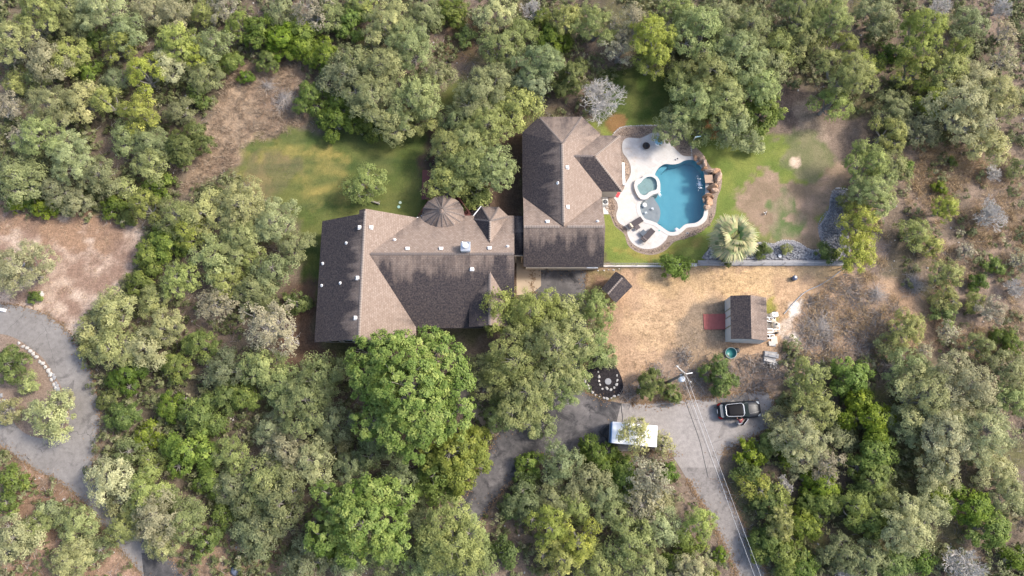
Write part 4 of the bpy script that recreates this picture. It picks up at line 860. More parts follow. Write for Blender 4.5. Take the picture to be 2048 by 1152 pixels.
for i in range(7): a = i * .9; MB().tube((0, 0, .25), (math.cos(a) * .26, math.sin(a) * .26, .3 + .1 * (i % 2)), .035, .02, 5).build('arm', M_white if i % 2 else M_black, t)
MB().tube((0, 0, 0), (0, 0, .35), .05, .05, 6).build('stem', M_black, t)
t = thing('bucket', 'white bucket lying at the dark driveway edge under the trees', 'bucket', P(1059.5, 919, 0)); o = MB().lathe([(.001, 0), (.15, 0), (.19, .36), (.17, .36), (.14, .03)], (0, 0, 0), 14).build('pail', M_white, t); o.rotation_euler = (.9, 0, .6); o.location = (0, 0, .14)
MB().path([(.17 * math.cos(a), .1 + .17 * math.sin(a), .33) for a in np.linspace(0, PI, 8)], .012, 4).build('handle', M_black, t)
for (x, y), lab in (((797.5, 414), 'lower teal disc on the shaded lawn behind the house'), ((800.5, 405.5), 'upper pale disc on the shaded lawn behind the house')):
    t = thing('valve_cover', lab, 'disc', P(x, y, 0)); MB().lathe([(.16, 0), (.18, .05), (.05, .08), (.001, .08)], (0, 0, 0), 14).build('cover', plain('disc_' + lab[:5], (.30, .50, .42) if 'teal' in lab else (.42, .52, .40), .6), t); MB().tube((0, 0, 0), (0, 0, .12), .03, .03, 6).build('knob', M_white, t)
t = thing('metal_frame', 'rusty thin metal frame beside the bushy tree by the mulch bed', 'metal frame', P(1276, 784, 0))
MB().path([(-.15, -.2, .1), (-.1, .5, .9), (.05, .75, .95)], .03).path([(.1, -.2, .1), (.15, .4, .8)], .03).path([(-.15, -.2, .1), (.1, -.2, .1)], .03).build('frame', M_pvc, t); MB().box((0, -.1, .3), (.3, .3, .03)).build('seat', M_white, t)
t = thing('round_cover', 'slate-blue round cover on the bare soil at the bottom edge', 'cover', P(472, 1141, 0)); MB().lathe([(.001, .42), (.3, .38), (.5, .2), (.55, 0)], (0, 0, 0), 14).build('tarp', plain('tarp_slate', (.13, .15, .20), .6), t, True); MB().lathe([(.57, 0), (.57, .05), (.50, .05)], (0, 0, 0), 14).build('hem', M_black, t)
t = thing('road_marker', 'white flat marker at the top left road edge', 'marker', P(6, 620, 0)); MB().box((0, 0, .12), (.8, .35, .2), -.2).build('block', M_white, t); MB().box((.0, 0, .24), (.6, .2, .04), -.2).build('cap', M_white, t)
# ------------------------------------------------------------------ patio furniture
M_wick = plain('wicker_brown', (.085, .068, .068), .7, .3, 20); M_wickl = plain('cushion_tan', (.42, .36, .28), .8); M_sling = plain('sling_dark', (.055, .045, .048), .8, .2, 15)
def lounger(px0, py0, px1, py1, label):
    a, b = P(px0, py0, .4), P(px1, py1, .4); d = b - a; rz = math.atan2(d.y, d.x)
    t = thing('sun_lounger', label, 'sun lounger', (a.x, a.y, 0), rz, 'sun loungers on the patio'); L, w_ = 1.98, .68
    MB().box((L * .62, 0, .34), (L * .76, w_, .06)).build('seat', M_sling, t)
    bk = MB().box((0, 0, 0), (.62, w_ - .04, .06)).build('backrest', M_sling, t); bk.location = (.30, 0, .50); bk.rotation_euler = (0, .55, 0)
    ar = MB().box((0, 0, 0), (.28, w_ * .8, .07)).build('pillow', M_wickl if 'upper' in label else M_wick, t); ar.location = (.42, 0, .50); ar.rotation_euler = (0, .5, 0)
    for s_ in (-1, 1):
        MB().tube((-.12, s_ * w_ / 2, .30), (L, s_ * w_ / 2, .30), .025, .025, 6).build('side_rail', M_wickl, t)
        for x in (.0, L - .1): MB().tube((x, s_ * w_ / 2, 0), (x, s_ * w_ / 2, .32), .028, .028, 6).build('leg', M_wickl, t)
    MB().tube((-.12, -w_ / 2, .30), (-.12, w_ / 2, .30), .025, .025, 6).build('cross_bar', M_wickl, t)
lounger(1256.5, 455, 1284, 437, 'upper left sun lounger with tan headrest nearest the tanning ledge'); lounger(1284.5, 483, 1306, 459.5, 'lower right dark sun lounger standing nearest the lawn')
def side_table(px, py, rz, label, s_=.5, m=None):
    t = thing('side_table', label, 'side table', P(px, py, 0), rz, 'low side tables between the loungers'); MB().box((0, 0, .40), (s_ * 1.15, s_, .04)).build('table_top', m or M_wick, t)
    for x in (-1, 1):
        for y in (-1, 1): MB().tube((x * s_ * .48, y * s_ * .4, 0), (x * s_ * .48, y * s_ * .4, .39), .02, .02, 5).build('leg', m or M_wick, t)
side_table(1273.5, 456.5, .6, 'brown side table right beside the upper lounger'); side_table(1285, 467.5, .75, 'blue-grey side table between the two loungers', .56, plain('table_slate', (.075, .09, .11), .4))
t = thing('fire_pit', 'round black fire pit on the upper part of the white patio', 'fire pit', P(1291.5, 294, .03)); MB().lathe([(.10, 0), (.34, .12), (.42, .36), (.45, .38), (.40, .36), (.30, .2), (.001, .16)], (0, 0, 0), 22).build('bowl', M_black, t, True)
MB().lathe([(.36, .38), (.38, .44), (.34, .44), (.33, .38)], (0, 0, 0), 22).build('rim', plain('rust', (.07, .05, .045), .8), t); MB().path([(.3 * math.cos(a), .3 * math.sin(a), .42) for a in (0, 2.1, 4.2, 6.28)], .02, 5).build('grate', M_black, t)
for a in (0.5, 2.6, 4.7): MB().tube((.3 * math.cos(a), .3 * math.sin(a), 0), (.25 * math.cos(a), .25 * math.sin(a), .2), .03, .03, 6).build('leg', M_black, t)
t = thing('round_table', 'small pale blue round table top half under the oak on the patio', 'round table', P(1315, 287, .03)); MB().lathe([(.001, .74), (.48, .74), (.5, .70), (.48, .68), (.001, .68)], (0, 0, 0), 22).build('table_top', plain('glass_blue', (.26, .44, .54), .15, .1), t); MB().tube((0, 0, 0), (0, 0, .7), .04, .04, 8).lathe([(.3, 0), (.3, .04), (.04, .08)], (0, 0, 0), 14).build('pedestal', M_white, t)
t = thing('towel', 'crumpled red towel on the walkway beside the house corner', 'towel', P(1236, 390, .04), -.5); rr = random.Random(2); mb = MB(); n_ = 8
vs = [((i / n_ - .5) * .34, (j / n_ - .5) * .62 + .05 * (i % 2), .03 + rr.uniform(0, .05)) for i in range(n_ + 1) for j in range(n_ + 1)]; mb.add(vs, [(i * (n_ + 1) + j, (i + 1) * (n_ + 1) + j, (i + 1) * (n_ + 1) + j + 1, i * (n_ + 1) + j + 1) for i in range(n_) for j in range(n_)]); mb.build('cloth', plain('towel_red', (.62, .07, .08), .9), t); MB().box((.02, -.27, .06), (.28, .06, .06)).build('fold', MATS['towel_red'], t)
pt = P(1206.5, 406, .4); t = thing('air_conditioner', 'grey outdoor air conditioning unit with round black fan by the house wall', 'air conditioner', (pt.x + .2, pt.y, 0)); MB().box((0, 0, .4), (.62, .62, .8)).build('cabinet', M_pvc, t); MB().lathe([(.001, .83), (.26, .83), (.27, .80)], (0, 0, 0), 18).build('fan_grille', M_black, t)
for k_ in range(4): MB().box((0, 0, .84), (.5, .02, .01), k_ * PI / 4).build('grille_bar', M_galv, t)
tag(MB().box((pt.x + .25, pt.y - .05, .03), (.75, 2.4, .05)).build('concrete_slab', M_concw), 'white concrete strip under the air conditioner beside the lawn', 'slab')
def buoy(px, py, z, r, label, ring=False):
    p = P(px, py, z); t = thing('pool_float', label, 'pool float', p); MB().lathe([(.001, r * .5), (r * .6, r * .45), (r, 0), (r * .7, -r * .35), (.001, -r * .4)], (0, 0, 0), 20).build('ball', M_pvc, t, True)
    if ring: MB().lathe([(r * .5, r * .52), (r * .6, r * .5), (r * .5, r * .46), (r * .45, r * .5)], (0, 0, 0), 16).build('ring', plain('float_lilac', (.45, .42, .62), .5), t)
    else: MB().lathe([(r * .12, r * .5), (r * .12, r * .6), (.001, r * .6)], (0, 0, 0), 8).build('plug', M_galv, t)
buoy(1288.5, 410, -.05, .30, 'large white round float on the grey tanning ledge')
buoy(1353, 459.5, -.03, .25, 'white and lilac float near the bottom rim of the pool', True)
for (x, y), lab in (((1304.5, 417), 'brighter bubbler jet on the right of the tanning ledge'), ((1291.5, 425.5), 'smaller bubbler jet below the big float')):
    t = thing('bubbler', lab, 'water jet', P(x, y, -.06)); rr = random.Random(int(x)); mb = MB()
    for _ in range(40): a = rr.uniform(0, 6.28); d = abs(rr.gauss(0, .1)); mb.lathe([(.03, 0), (.02, .04), (.001, .05)], (math.cos(a) * d, math.sin(a) * d, .0), 5)
    mb.build('froth', M_foam, t); MB().tube((0, 0, -.25), (0, 0, .02), .03, .03, 6).build('nozzle', M_white, t)
for (x, y), lab in (((1350.5, 320), 'left dark drain cap on the patio above the pool'), ((1355, 317.5), 'right dark drain cap on the patio above the pool'), ((1318.5, 461), 'small green cap on the patio beside the lower lounger'), ((1375, 466.5), 'small dark box in the pebbles below the pool')):
    t = thing('drain_cap', lab, 'cap', P(x, y, .035)); mm = M_black if 'dark' in lab else plain('cap_green', (.12, .35, .28), .5); MB().lathe([(.1, 0), (.1, .03), (.001, .035)], (0, 0, 0), 12).build('lid', mm, t); MB().lathe([(.13, 0), (.13, .015), (.1, .015)], (0, 0, 0), 12).build('collar', M_galv, t)
# pole lamp / skimmer pole by the oak
t = thing('post_lamp', 'slim pole with pale blue arm beside the right end of the patio', 'lamp post', P(1381, 291, 0)); MB().tube((0, 0, 0), (0, 0, 2.4), .035, .03, 6).build('pole', M_white, t); MB().tube((0, 0, 2.3), (.65, .12, 2.3), .06, .05, 6).build('arm', plain('lamp_blue', (.35, .52, .58), .4), t)
# ------------------------------------------------------------------ utility pole and wires
pb = P(1333.5, 765, 0); hp = 8.6
UP = thing('utility_pole', 'wooden utility pole with pale transformer and crossarm above the bright green bush', 'utility pole', pb)
M_pole = bark('pole_wood', (.10, .08, .065), (.22, .19, .16)); MB().tube((0, 0, 0), (0, 0, hp), .17, .12, 10).build('pole', M_pole, UP)
z = hp - .5; MB().box((0, 0, z), (2.3, .11, .13), math.radians(-52)).build('crossarm', M_pole, UP)
MB().box((.35, .1, z - .5), (1.3, .09, .1), math.radians(10)).build('side_arm', M_pvc, UP)
tx = MB().lathe([(.001, 0), (.26, 0), (.29, .05), (.29, .8), (.24, .88), (.001, .9)], (-.10, -.42, hp - 1.6), 16).build('transformer', plain('transformer_grey', (.62, .64, .66), .35, .08), UP, True)
MB().tube((-.18, -.42, hp - .75), (-.18, -.42, hp - .5), .05, .04, 8).tube((.02, -.42, hp - .75), (.02, -.42, hp - .5), .05, .04, 8).build('bushing', M_pvc, tx)
MB().box((-.05, -.2, hp - 1.2), (.12, .2, .5)).build('bracket', M_galv, UP)
ins = []
for k_ in (-1, -.45, .95):
    x, y = math.cos(math.radians(-52)) * k_, math.sin(math.radians(-52)) * k_; MB().lathe([(.05, 0), (.07, .08), (.04, .16), (.001, .2)], (x, y, z + .06), 8).build('insulator', M_pvc, UP); ins.append(Vector((x, y, z + .2)) + pb)
fb = P(1578, 1300, 0); M_wire = plain('wire_aluminium', (.62, .62, .62), .4, .05, metal=.3); M_cable = plain('cable_black', (.03, .03, .03), .6)
def wire(a, b, sag, r, m, label):
    a, b = Vector(a), Vector(b); pts = [a.lerp(b, i / 30) - Vector((0, 0, sag * 4 * (i / 30) * (1 - i / 30))) for i in range(31)]
    tag(MB().path(pts, r, 5).build('power_line', m), label, 'power line')
wire(P(1368.5, 757, 7.2), P(1548, 1256, 7.2), .35, .012, M_wire, 'left pale overhead wire running down over the right driveway')
wire(P(1373, 750, 8.2), P(1562, 1256, 7.9), .35, .012, M_wire, 'right pale overhead wire running down over the right driveway')
wire(P(1366, 770, 6.4), P(1556, 1256, 6.8), .35, .014, M_cable, 'dark overhead cable between the two pale wires')
wire(P(1352, 731, hp), P(1371, 747, hp), .02, .02, M_wire, 'short pale guy wire at the top of the utility pole')
# ------------------------------------------------------------------ cargo trailer
ct = (P(1225.3, 843, 2.3) + P(1315.5, 851.5, 2.3) + P(1313.6, 894.5, 2.3) + P(1223, 886, 2.3)) / 4; ax = P(1314.5, 873, 2.3) - P(1224, 864.5, 2.3)
TR = thing('cargo_trailer', 'long white-roofed enclosed trailer with blue front parked under an overhanging tree', 'trailer', (ct.x, ct.y, 0), math.atan2(ax.y, ax.x)); L = ax.length; w_ = (P(1225.3, 843, 2.3) - P(1223, 886, 2.3)).length
M_troof = plain('trailer_roof', (.78, .78, .78), .4, .04, 2); M_blue = plain('trailer_blue', (.10, .22, .42), .3, .1); M_tside = plain('trailer_side', (.60, .60, .60), .35, .06)
MB().box((0, 0, 1.35), (L - .04, w_ - .04, 1.75)).build('body', M_tside, TR)
MB().box((0, 0, 2.25), (L, w_, .08), 0, 0, .985).build('roof', M_troof, TR)
for i in range(13): MB().box((-L / 2 + L * (i + .5) / 13, 0, 2.302), (.035, w_ - .1, .025)).build('roof_rib', M_troof, TR)
MB().box((-L / 2 - .03, 0, 1.35), (.10, w_ - .1, 1.7)).build('front_panel', M_blue, TR); MB().box((-L / 2 - .09, 0, .75), (.03, w_ - .1, .35)).build('stone_guard', M_galv, TR)
for x in (-.5, .45):
    for s_ in (-1, 1):
        wl = MB().lathe([(.12, -.1), (.34, -.1), (.36, -.06), (.36, .06), (.34, .1), (.12, .1)], (x, s_ * (w_ / 2 - .12), .36), 18, 0, Matrix.Rotation(PI / 2, 3, 'X')).build('wheel', M_black, TR); MB().lathe([(.001, .02), (.15, .04), (.18, .11)], (x, s_ * (w_ / 2 - .12), .36), 12, 0, Matrix.Rotation(-s_ * PI / 2, 3, 'X')).build('rim', M_galv, wl)
MB().path([(-L / 2, -w_ / 2 + .2, .45), (-L / 2 - 1.1, 0, .45), (-L / 2, w_ / 2 - .2, .45)], .05).build('hitch', M_black, TR); MB().box((0, 0, .45), (L - .1, w_ - .2, .1)).build('chassis', M_black, TR)
MB().box((.9, -w_ / 2 + .01, 1.35), (.75, .04, 1.5)).build('side_door', M_tside, TR)
# ------------------------------------------------------------------ car
M_cpaint = plain('car_paint_black', (.010, .012, .018), .38, .1, 2, .0, .3, .0, 0); M_cglass = plain('car_glass', (.014, .02, .022), .12, .05, 1, 0, .35, 0, 0); M_chrome = plain('chrome_trim', (.50, .51, .54), .4, .05, 4, .5, .4, 0, 0); M_tail = plain('tail_lamp_red', (.35, .012, .015), .2); M_head = plain('head_lamp', (.45, .48, .5), .1, .1, 3, .3); M_ctrim = plain('car_grey_trim', (.10, .11, .12), .35, .1)
ca, cb = P(1434, 823, .6), P(1521, 817.5, .6); cc = (ca + cb) / 2
CARO = thing('parked_car', 'black car with panoramic roof and open door parked on the pale driveway', 'car', (cc.x, cc.y, 0), math.atan2(cb.y - ca.y, cb.x - ca.x))
st = [(-2.36, .60, .55, .62), (-2.30, .74, .35, .78), (-2.1, .86, .25, .93), (-1.7, .92, .22, 1.02), (-1.1, .94, .22, 1.0), (0, .94, .22, .99), (.8, .93, .22, .97), (1.2, .925, .22, .95), (1.7, .91, .24, .88), (2.05, .86, .27, .80), (2.28, .74, .32, .70), (2.38, .52, .45, .60)]
mb = MB(); vs = []; prof = [(-1, .0), (-1.0, .35), (-1.0, .62), (-.955, .85), (-.82, .965), (-.45, 1.03), (0, 1.045), (.45, 1.03), (.82, .965), (.955, .85), (1.0, .62), (1.0, .35), (1, 0)]
for x, wd, z0, z1 in st: vs += [(x, wd * a, z0 + (z1 - z0) * b) for a, b in prof]
K = len(prof); mb.add(vs, [(i * K + j, (i + 1) * K + j, (i + 1) * K + j + 1, i * K + j + 1) for i in range(len(st) - 1) for j in range(K - 1)] + [tuple(range(K)), tuple((len(st) - 1) * K + j for j in range(K))[::-1]])
mb.build('body', M_cpaint, CARO, True)
def rr_loop(x0, x1, w0, w1, z, n=6, r=.25):
    "rounded quad outline, w0 half width at x0 (rear), w1 at x1 (front)"
    out = []
    for (cx, cy, a0) in ((x1 - r, w1 - r, 0), (x0 + r, w0 - r, 90), (x0 + r, -(w0 - r), 180), (x1 - r, -(w1 - r), 270)):
        for i in range(n): a = math.radians(a0 + 90 * i / (n - 1)); out.append((cx + r * math.cos(a), cy + r * math.sin(a), z))
    return out
bl = rr_loop(-1.95, 1.02, .78, .84, .96); rl = rr_loop(-1.50, .22, .58, .66, 1.40, r=.20); n_ = len(bl)
mb = MB().add(bl + rl, [(i, (i + 1) % n_, n_ + (i + 1) % n_, n_ + i) for i in range(n_)]); mb.build('windows', M_cglass, CARO, True)
rc = rr_loop(-1.46, .20, .56, .64, 1.415, r=.20); rt = rr_loop(-1.30, .08, .48, .56, 1.445, r=.18); MB().add(rl + rc + rt, [(i, (i + 1) % n_, n_ + (i + 1) % n_, n_ + i) for i in range(2 * n_) if i % n_ != n_ - 1] + [(n_ - 1, 0, n_, 2 * n_ - 1), (2 * n_ - 1, n_, 2 * n_, 3 * n_ - 1)] + [tuple(range(2 * n_, 3 * n_))]).build('roof', plain('car_roof_black', (.006, .006, .008), .5, .05, 1, 0, .08), CARO, True)
tr_ = rr_loop(-1.62, .30, .64, .70, 1.395, r=.26); MB().path([Vector(p) for p in tr_ + tr_[:1]], .022, 6).build('roof_trim', M_chrome, CARO)
bt = rr_loop(-2.14, -1.62, .70, .66, 1.02, r=.18); MB().prism([p[:2] for p in bt], .99, 1.05).build('boot_lid', M_ctrim, CARO)
for s_ in (-1, 1):
    MB().add([(-2.36, s_ * .56, .70), (-2.30, s_ * .76, .72), (-2.02, s_ * .90, .82), (-1.98, s_ * .80, .98), (-2.2, s_ * .64, .90)], [(0, 1, 2, 3, 4), (4, 3, 2, 1, 0)]).build('tail_light', M_tail, CARO)
    hb = MB().add([(2.34, s_ * .52, .68), (2.24, s_ * .78, .70), (1.98, s_ * .87, .80), (1.92, s_ * .74, .87), (2.18, s_ * .52, .78)], [(0, 1, 2, 3, 4), (4, 3, 2, 1, 0)]).build('headlight', M_head, CARO)
    MB().box((.62, s_ * 1.0, 1.0), (.14, .2, .13), 0, 0, .8).build('mirror', M_cpaint, CARO)
    for x in (-1.42, 1.42):
        wl = MB().lathe([(.14, -.11), (.31, -.11), (.34, -.07), (.34, .07), (.31, .11), (.14, .11)], (x, s_ * .83, .34), 22, 0, Matrix.Rotation(PI / 2, 3, 'X')).build('wheel', M_black, CARO, True); MB().lathe([(.001, .10), (.21, .115), (.24, .10)], (x, s_ * .83, .34), 10, 0, Matrix.Rotation(-s_ * PI / 2, 3, 'X')).build('rim', M_galv, wl)
    MB().path([(1.05, s_ * .45, 1.005), (1.6, s_ * .38, .95), (2.1, s_ * .30, .84)], .018, 4).build('hood_crease', M_ctrim, CARO)
MB().box((.35, 0, 1.43), (.04, .9, .03)).build('roof_edge', M_chrome, CARO); MB().box((2.36, 0, .55), (.05, .8, .2)).build('grille', M_black, CARO); MB().box((-2.37, 0, .66), (.03, .45, .12)).build('number_plate', M_pvc, CARO)
MB().path([(.72, -.5, 1.02), (.55, .2, 1.12)], .012, 4).build('wiper', M_black, CARO)
dr = MB(); dr.box((-.52, 0, .62), (1.04, .07, .62)).box((-.58, .0, 1.10), (.86, .03, .34), 0, 0, .9); d_ = dr.build('door', M_cpaint, CARO); d_.location = (.80, -.95, 0); d_.rotation_euler = (0, 0, math.radians(44))
MB().path([(-1.04, -.03, .96), (-.05, -.03, .96)], .03, 5).path([(-.95, 0, 1.28), (-.15, 0, 1.28)], .026, 5).build('door_trim', M_chrome, d_)
# person getting out beside the open door
def person(loc, rz):
    t = thing('person', 'person in a red top bending beside the open car door', 'person', loc, rz)
    J = {'pel': (0, 0, .88, .15), 'sp': (.10, 0, 1.10, .14), 'ch': (.26, 0, 1.28, .16), 'nk': (.36, 0, 1.42, .065), 'hd0': (.40, 0, 1.50, .085), 'hd': (.45, 0, 1.60, .10), 'hd2': (.47, 0, 1.68, .07),
         'shl': (.27, .18, 1.34, .075), 'ell': (.42, .27, 1.12, .05), 'wrl': (.62, .22, 1.02, .035), 'hal': (.70, .20, 1.0, .04), 'shr': (.27, -.18, 1.34, .075), 'elr': (.34, -.30, 1.09, .05), 'wrr': (.52, -.26, .92, .035), 'har': (.59, -.25, .88, .04),
         'hpl': (0, .10, .84, .11), 'knl': (.12, .12, .46, .07), 'anl': (-.02, .12, .10, .045), 'tol': (.14, .13, .05, .04), 'hpr': (0, -.10, .84, .11), 'knr': (.05, -.13, .45, .07), 'anr': (-.22, -.14, .10, .045), 'tor': (-.08, -.15, .05, .04)}
    E = [('pel', 'sp'), ('sp', 'ch'), ('ch', 'nk'), ('nk', 'hd0'), ('hd0', 'hd'), ('hd', 'hd2'), ('ch', 'shl'), ('shl', 'ell'), ('ell', 'wrl'), ('wrl', 'hal'), ('ch', 'shr'), ('shr', 'elr'), ('elr', 'wrr'), ('wrr', 'har'), ('pel', 'hpl'), ('hpl', 'knl'), ('knl', 'anl'), ('anl', 'tol'), ('pel', 'hpr'), ('hpr', 'knr'), ('knr', 'anr'), ('anr', 'tor')]
    def skin(name, keys, m, grow=0.0, root='pel', extra=(), exE=()):
        ks = [k for k in J if k in keys]; me = bpy.data.meshes.new(name); vv = [J[k][:3] for k in ks] + [e[:3] for e in extra]; ee = [(ks.index(a), ks.index(b)) for a, b in E if a in ks and b in ks] + [(a if isinstance(a, int) else ks.index(a), len(ks) + b) for a, b in exE]
        me.from_pydata(vv, ee, []); me.materials.append(m); o = link(bpy.data.objects.new(name, me), t); md = o.modifiers.new('skin', 'SKIN')
        rad = [J[k][3] + grow for k in ks] + [e[3] for e in extra]
        for i, r_ in enumerate(rad): me.skin_vertices[0].data[i].radius = (r_, r_)
        me.skin_vertices[0].data[ks.index(root)].use_root = True; md.use_smooth_shade = True; o.modifiers.new('sub', 'SUBSURF').levels = 1; o.modifiers['sub'].render_levels = 2; return o
    fx = []; fe = []
    for w_k, sgn in (('hal', 1), ('har', -1)):
        h = J[w_k]
        for j in range(4):
            y = (j - 1.5) * .018; i0 = len(fx); fx += [(h[0] + .055, h[1] + y, h[2] - .01, .010), (h[0] + .10 - .008 * abs(j - 1.5), h[1] + y * 1.1, h[2] - .035, .008)]; fe += [(w_k, i0)]; 
        i0 = len(fx); fx += [(h[0] + .02, h[1] - sgn * .05, h[2] - .01, .011)]; fe += [(w_k, i0)]
    body = skin('body', set(J), plain('skin', (.50, .30, .21), .6, .06), 0, 'pel', fx, fe)
    # second finger joints
    me = body.data; base_n = len(J); me.edges.add(8); k_ = len(me.edges) - 8; q_ = 0
    for hnd in (0, 9):
        for j in range(4): me.edges[k_ + q_].vertices = (base_n + hnd + 2 * j, base_n + hnd + 2 * j + 1); q_ += 1
    me.update()
    skin('shirt', {'pel', 'sp', 'ch', 'shl', 'ell', 'shr', 'elr'}, plain('shirt_red', (.24, .05, .055), .85, .1), .022); skin('trousers', {'pel', 'hpl', 'knl', 'anl', 'hpr', 'knr', 'anr'}, plain('trousers_pale', (.50, .50, .50), .85, .1), .018)
    hr = MB().lathe([(.001, .115), (.06, .10), (.10, .05), (.112, -.01), (.10, -.05)], (.44, 0, 1.62), 14).build('hair', plain('hair_dark', (.03, .02, .015), .7), t, True)
    for s_ in (-1, 1):
        MB().lathe([(.001, .012), (.012, 0), (.001, -.012)], (.545, s_ * .035, 1.60), 8).build('eye', M_black, t); MB().lathe([(.001, .02), (.02, 0), (.001, -.02)], (.45, s_ * .10, 1.59), 8).build('ear', MATS['skin'], t)
        MB().box((J['anl'][0] + .07 if s_ > 0 else J['anr'][0] + .07, s_ * .125, .04), (.27, .10, .08), 0, 0, .8).build('shoe', M_black, t)
    MB().lathe([(.018, -.02), (.012, .01), (.001, .03)], (.55, 0, 1.57), 6).build('nose', MATS['skin'], t)
pp = P(1475, 846, 0); person((pp.x, pp.y, 0), math.radians(100))
# ------------------------------------------------------------------ trees
def leaves_at(rng, C, D, nl, spread, ls, up=.5, elong=1.7, flat=.8):
    "C tuft centres (N,3), D outward directions; returns quads (N*nl,4,3), var (N*nl)"
    N = len(C); c = np.repeat(C, nl, 0); d = np.repeat(D, nl, 0); M = len(c)
    off = rng.normal(size=(M, 3)); off /= np.linalg.norm(off, axis=1)[:, None]; off *= (rng.random((M, 1)) ** .45); off[:, 2] *= flat
    sp = np.repeat(spread if np.ndim(spread) else np.full(N, spread), nl)[:, None]
    c = c + off * sp + d * sp * .25
    n = d * .8 + off * .35 + np.array([0, 0, up]) + rng.normal(size=(M, 3)) * .26; n /= np.linalg.norm(n, axis=1)[:, None]
    a = rng.normal(size=(M, 3)); a -= n * np.sum(a * n, 1)[:, None]; a /= np.linalg.norm(a, axis=1)[:, None]; b = np.cross(n, a)
    s = ls * rng.uniform(.6, 1.35, (M, 1)); a = a * s * elong * .5; b = b * s * .5
    Q = np.stack([c - a, c + b * .9 - a * .1, c + a, c - b * .9 + a * .1], 1)
    tv = np.repeat(rng.normal(.5, .20, N), nl) + rng.normal(0, .09, M); return Q, np.clip(tv, 0, 1)
def lift(R): return max(0, min(2.2, (R - 1.2) * .9))
def make_lobes(rng, R, kind, elong=1.0):
    L = []
    H = {'O': .78, 'J': .95, 'S': .8, 'M': .80, 'B': .85, 'V': .8}[kind] * R + (lift(R) if kind != 'S' else 0)
    L.append((rng.normal(0, .13 * R), rng.normal(0, .13 * R), H + .18 * R * (1.3 if kind == 'J' else 1), R * .46))
    n = {'O': 6, 'J': 5, 'S': 4, 'M': 15, 'B': 5, 'V': 5}[kind] + (2 if R > 4.5 else 0); a0 = rng.random() * 6.28
    for i in range(n):
        a = a0 + 6.283 * (i + rng.uniform(-.25, .25)) / n; d = R * (rng.uniform(.30, .88) if kind == 'M' else rng.uniform(.40, .80)); r = R * (rng.uniform(.20, .34) if kind == 'M' else rng.uniform(.28, .48))
        L.append((math.cos(a) * d, math.sin(a) * d, H - .35 * (d / R) * R * rng.uniform(.3, 1.1), r))
    if R > 3:
        for i in range(int(n * .8)):
            a = rng.random() * 6.28; d = R * rng.uniform(.25, .92); L.append((math.cos(a) * d, math.sin(a) * d, H - .3 * d + rng.uniform(-.1, .15) * R, R * rng.uniform(.13, .22)))
    return L
def crown_data(seed, R, kind):
    rng = np.random.default_rng(seed); L = make_lobes(rng, R, kind)
    tr, nl, ls, fl = {'O': (.44, 50, .105, .8), 'J': (.36, 44, .095, 1.0), 'S': (.38, 42, .125, .8), 'M': (.46, 56, .155, .7), 'B': (.4, 14, .13, .8), 'V': (.36, 15, .13, .8)}[kind]
    Cs, Ds = [], []
    for (x, y, z, r) in L:
        n = max(6, int(2.1 * math.pi * (r / tr) ** 2 * {'M': .50, 'S': .85}.get(kind, .66))); d = rng.normal(size=(n, 3)); d /= np.linalg.norm(d, axis=1)[:, None]
        d[:, 2] = np.where(d[:, 2] < -.25, -d[:, 2], d[:, 2])
        rad = r * rng.uniform(*((.62, 1.2) if kind == 'M' else (.70, 1.12)), (n, 1)); c = np.array([x, y, z]) + d * rad * np.array([1, 1, .72]); Cs.append(c); Ds.append(d)
    C, D = np.concatenate(Cs), np.concatenate(Ds)
    keep_ = np.ones(len(C), bool)
    for (x, y, z, r) in L:
        q_ = (C - np.array([x, y, z])) / np.array([1, 1, .72]); keep_ &= np.linalg.norm(q_, axis=1) > r * .62
    keep_ &= rng.random(len(C)) > .10
    C, D = C[keep_], D[keep_]
    sp = tr * rng.uniform(.6, 1.25, len(C))
    Q, v = leaves_at(rng, C, D, nl, sp, ls, .5, 1.7, fl)
    return Q, v, L, C
def limb_mesh(seed, R, L, C, m, thick=1.0, twigs=True):
    rr = random.Random(seed); mb = MB(); zb = min(l[2] for l in L) - .25 * R; H0 = max(.9, R * .28); r0 = .07 * R * thick + .06
    fork = Vector((rr.uniform(-.1, .1) * R, rr.uniform(-.1, .1) * R, H0)); mb.tube((0, 0, -.6), fork, r0 * 1.25, r0, 7, cap=False)
    Ca = [Vector(c) for c in C[:: max(1, len(C) // (90 if R > 3 else 40))]] if twigs else []
    for (x, y, z, r) in L:
        e = Vector((x, y, z)); mid = fork.lerp(e, .5) + Vector((rr.uniform(-.12, .12) * R, rr.uniform(-.12, .12) * R, -.04 * R)); rr1 = r0 * .55 * min(1, r / R * 2.6)
        mb.tube(fork, mid, rr1 * 1.1, rr1 * .75, 5, cap=False); mb.tube(mid, e, rr1 * .75, rr1 * .4, 5, cap=False)
    ends = [Vector(l[:3]) for l in L]
    for c in Ca:
        e = min(ends, key=lambda p: (p - c).length); m_ = e.lerp(c, .55) + Vector((rr.uniform(-.1, .1), rr.uniform(-.1, .1), rr.uniform(-.05, .12))) * R * .3
        mb.tube(e, m_, .035 * thick, .024, 3, cap=False); mb.tube(m_, c + (c - e).normalized() * .18, .024, .010, 3, cap=False)
    return mb.mesh('trunk', m)
